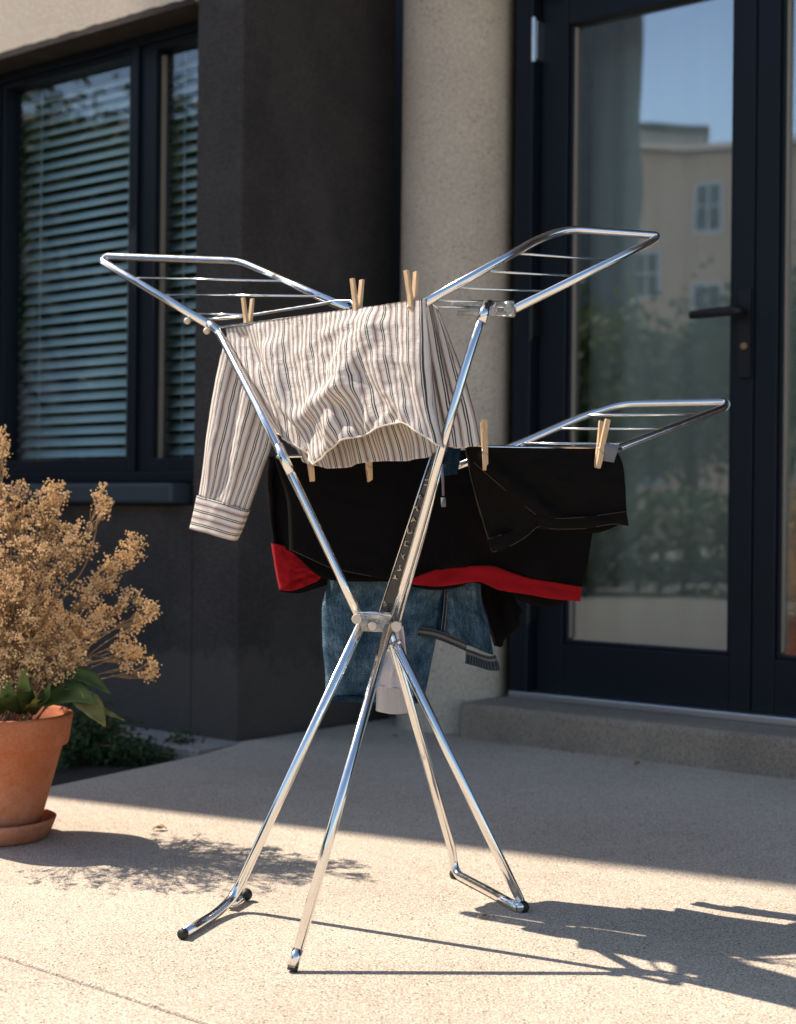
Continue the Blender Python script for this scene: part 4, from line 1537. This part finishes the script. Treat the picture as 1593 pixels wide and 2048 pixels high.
def far_house(name, dist, az, wid, dep, zh, face_az, wall, lab, roof=1.6, wins=()):
    c = Vector((0.9 + math.sin(R_(az)) * dist, 4.5 + math.cos(R_(az)) * dist, -0.13))
    o = empty(name, c, R_(-face_az))       # local -y looks back to the door
    tag(o, lab, 'building')
    mb = MB()
    mb.box((-wid / 2, 0, 0), (wid / 2, dep, zh))
    mb.build('wall', wall, o)
    if roof > 0:
        mb = MB()
        e_ = 0.35
        mb.add([(-wid / 2 - e_, -e_, zh), (wid / 2 + e_, -e_, zh), (wid / 2 + e_, dep + e_, zh), (-wid / 2 - e_, dep + e_, zh), (-wid / 2 + dep * 0.4, dep / 2, zh + roof), (wid / 2 - dep * 0.4, dep / 2, zh + roof)],
               [(0, 3, 2, 1), (0, 1, 5, 4), (1, 2, 5), (2, 3, 4, 5), (3, 0, 4)])
        mb.build('roof', M['roof'], o)
    else:
        mb = MB()
        mb.box((-wid / 2 - 0.15, -0.15, zh), (wid / 2 + 0.15, dep + 0.15, zh + 0.25))
        mb.build('roof', M['roof'], o)
    for (x, z, ww, hh) in wins:
        mb = MB()
        rect_frame(mb, x - ww / 2, x + ww / 2, z - hh / 2, z + hh / 2, 0.09, 0.09, 0.09, 0.09, -0.06, 0.02)
        mb.box((x - 0.03, -0.05, z - hh / 2 + 0.09), (x + 0.03, 0.02, z + hh / 2 - 0.09))
        mb.box((x - ww / 2 + 0.09, -0.045, z), (x - 0.03, 0.02, z + 0.05))
        mb.box((x + 0.03, -0.045, z), (x + ww / 2 - 0.09, 0.02, z + 0.05))
        f = mb.build('window', M['white'], o)
        mb = MB()
        mb.add([(x - ww / 2 + 0.08, -0.012, z - hh / 2 + 0.08), (x + ww / 2 - 0.08, -0.012, z - hh / 2 + 0.08), (x + ww / 2 - 0.08, -0.012, z + hh / 2 - 0.08), (x - ww / 2 + 0.08, -0.012, z + hh / 2 - 0.08)], [(0, 1, 2, 3)])
        mb.build('pane', M['far_glass'], f)
    return o


wins = [(x, z, 0.85, 1.45) for z in (9.7, 6.9, 4.1) for x in (-5.6, -1.75, 1.75, 5.6)] + [(x, z, 0.85, 1.45) for z in (7.9, 5.1, 2.3) for x in (-3.4, 3.4)]
far_house('apartment_block', 40, -117.5, 15, 10, 11.5, -117.5, M['apt_wall'], 'tan apartment block with white framed windows reflected in the glass door', 1.5, wins)
far_house('apartment_tower', 50, -113.2, 2.6, 6, 14.6, -113.2, M['pale_wall'], 'pale flat roofed tower rising behind the tan apartment block', 0)
far_house('grey_building', 20, -107.2, 3.4, 8, 13, -107.2, M['block_wall'], 'tall grey building whose straight edge is reflected in the glass door', 0)
far_house('pale_house', 24, -90.5, 9, 6, 7.2, -90.5, M['pale_wall'], 'pale house with shuttered windows reflected in the blinds window', 1.4, [(x, z, 0.9, 1.4) for x in (-2, 0, 2) for z in (1.8, 4.2)])


def tree(az, dist, h, r, lab, seed, nl=5000):
    random.seed(seed)
    c = Vector((0.9 + math.sin(R_(az)) * dist, 4.5 + math.cos(R_(az)) * dist, -0.13))
    o = empty('tree', c)
    tag(o, lab, 'tree', 'street trees across the road')
    tm, fm = MB(), MB()
    tm.tube([(0, 0, 0), (0.05, 0.02, h * 0.25), (0, 0.08, h * 0.5), (0.05, 0, h * 0.8)], [0.14, 0.11, 0.08, 0.03], 9)
    cl = []
    for k in range(16):
        a, e_ = random.uniform(0, 6.28), random.uniform(-0.5, 1.2)
        tip = Vector((math.cos(a) * math.cos(e_) * r * random.uniform(.5, 1), math.sin(a) * math.cos(e_) * r * random.uniform(.5, 1), h * 0.62 + math.sin(e_) * h * 0.33))
        st_ = Vector((0, 0, h * random.uniform(0.25, 0.6)))
        tm.tube([st_, st_.lerp(tip, 0.5) + Vector((0, 0, 0.1)), tip], [0.05, 0.03, 0.012], 6)
        cl.append(tip)
    for k in range(nl):
        tip = random.choice(cl)
        leaf_quad(fm, tip + Vector((random.gauss(0, r * 0.24), random.gauss(0, r * 0.24), random.gauss(0, r * 0.2))), random.uniform(0.05, 0.10))
    tm.build('trunk', M['bark'], o, smooth=True)
    fm.build('crown', M['tree'], o)


tree(-110, 17, 3.6, 1.5, 'small bushy street tree before the tall grey building', 31)
tree(-114.5, 20, 3.9, 1.6, 'broad street tree before the tan apartment block windows', 32)
tree(-118.5, 18, 3.9, 1.7, 'leafy street tree at the far side of the tan block', 33)
tree(-123, 19, 5.0, 1.8, 'tall leafy street tree beyond the tan block', 34)
tree(-88.0, 15, 5.6, 1.6, 'slender street tree left of the pale house', 35)
tree(-94.5, 16, 6.0, 1.9, 'tall street tree right of the pale house', 36)
tree(-91.5, 13, 2.4, 0.9, 'short street tree in front of the pale house', 37)
tree(-99, 17, 5.5, 1.9, 'wide street tree between the pale house and grey building', 38)


# clipped hedge along the far edge of the terrace
random.seed(77)
hc = Vector((0.9 + math.sin(R_(-113)) * 11.5, 4.5 + math.cos(R_(-113)) * 11.5, -0.13))
hed = empty('hedge', hc, R_(113))
tag(hed, 'clipped green hedge between the terrace and the street', 'hedge')
fm, tm = MB(), MB()
for k in range(26):
    x = -6.3 + 12.6 * k / 25
    tm.tube([(x, 0, 0), (x + random.uniform(-.1, .1), 0.05, 0.6), (x + random.uniform(-.2, .2), 0, 1.2)], [0.025, 0.018, 0.008], 6)
for k in range(15000):
    x, y, z = random.uniform(-6.4, 6.4), random.uniform(-0.38, 0.38), random.random() ** 0.7 * 1.05
    leaf_quad(fm, Vector((x, y, max(0.02, z + 0.12 * noise.noise(Vector((x * 1.3, 0, z * 2)))))), random.uniform(0.035, 0.07))
fm.build('foliage', M['shrub'], hed)
tm.build('stem', M['bark'], hed, smooth=True)


random.seed(5)
for (px, py, ln, rz, lab) in ((320, 1661, 0.030, 0.3, 'curled dry leaf on the paving beyond the plant shadow'),
                              (966, 1838, 0.020, 0.1, 'thin dry twig bit on the sunlit paving near the right foot bar'),
                              (1275, 1530, 0.024, 0.8, 'small dry leaf on the shaded paving below the door step'),
                              (1146, 1508, 0.018, 1.4, 'tiny dry leaf on the shaded paving below the column'),
                              (790, 1474, 0.022, 2.2, 'dry leaf lying at the foot of the concrete column')):
    mb = MB()
    for i in range(9):
        t_ = i / 8
        wv = ln * (0.10 if 'twig' in lab else 0.30) * math.sin(math.pi * min(0.97, t_ * 0.95 + 0.04)) + 0.0006
        for k in (-1, 0, 1):
            mb.v.append(Vector(((t_ - 0.5) * ln, k * wv, 0.002 + abs(k) * wv * 0.6 + 0.004 * math.sin(t_ * 3) + 0.002 * math.sin(t_ * 9 + k))))
    for i in range(8):
        for k in range(2):
            a = i * 3 + k
            mb.f.append((a, a + 1, a + 4, a + 3))
    o = mb.build('dry_leaf', M['twig'], smooth=True, solid=0.0006)
    o.location = G(px, py)
    o.rotation_euler = (0, 0, rz)
    tag(o, lab, 'leaf')
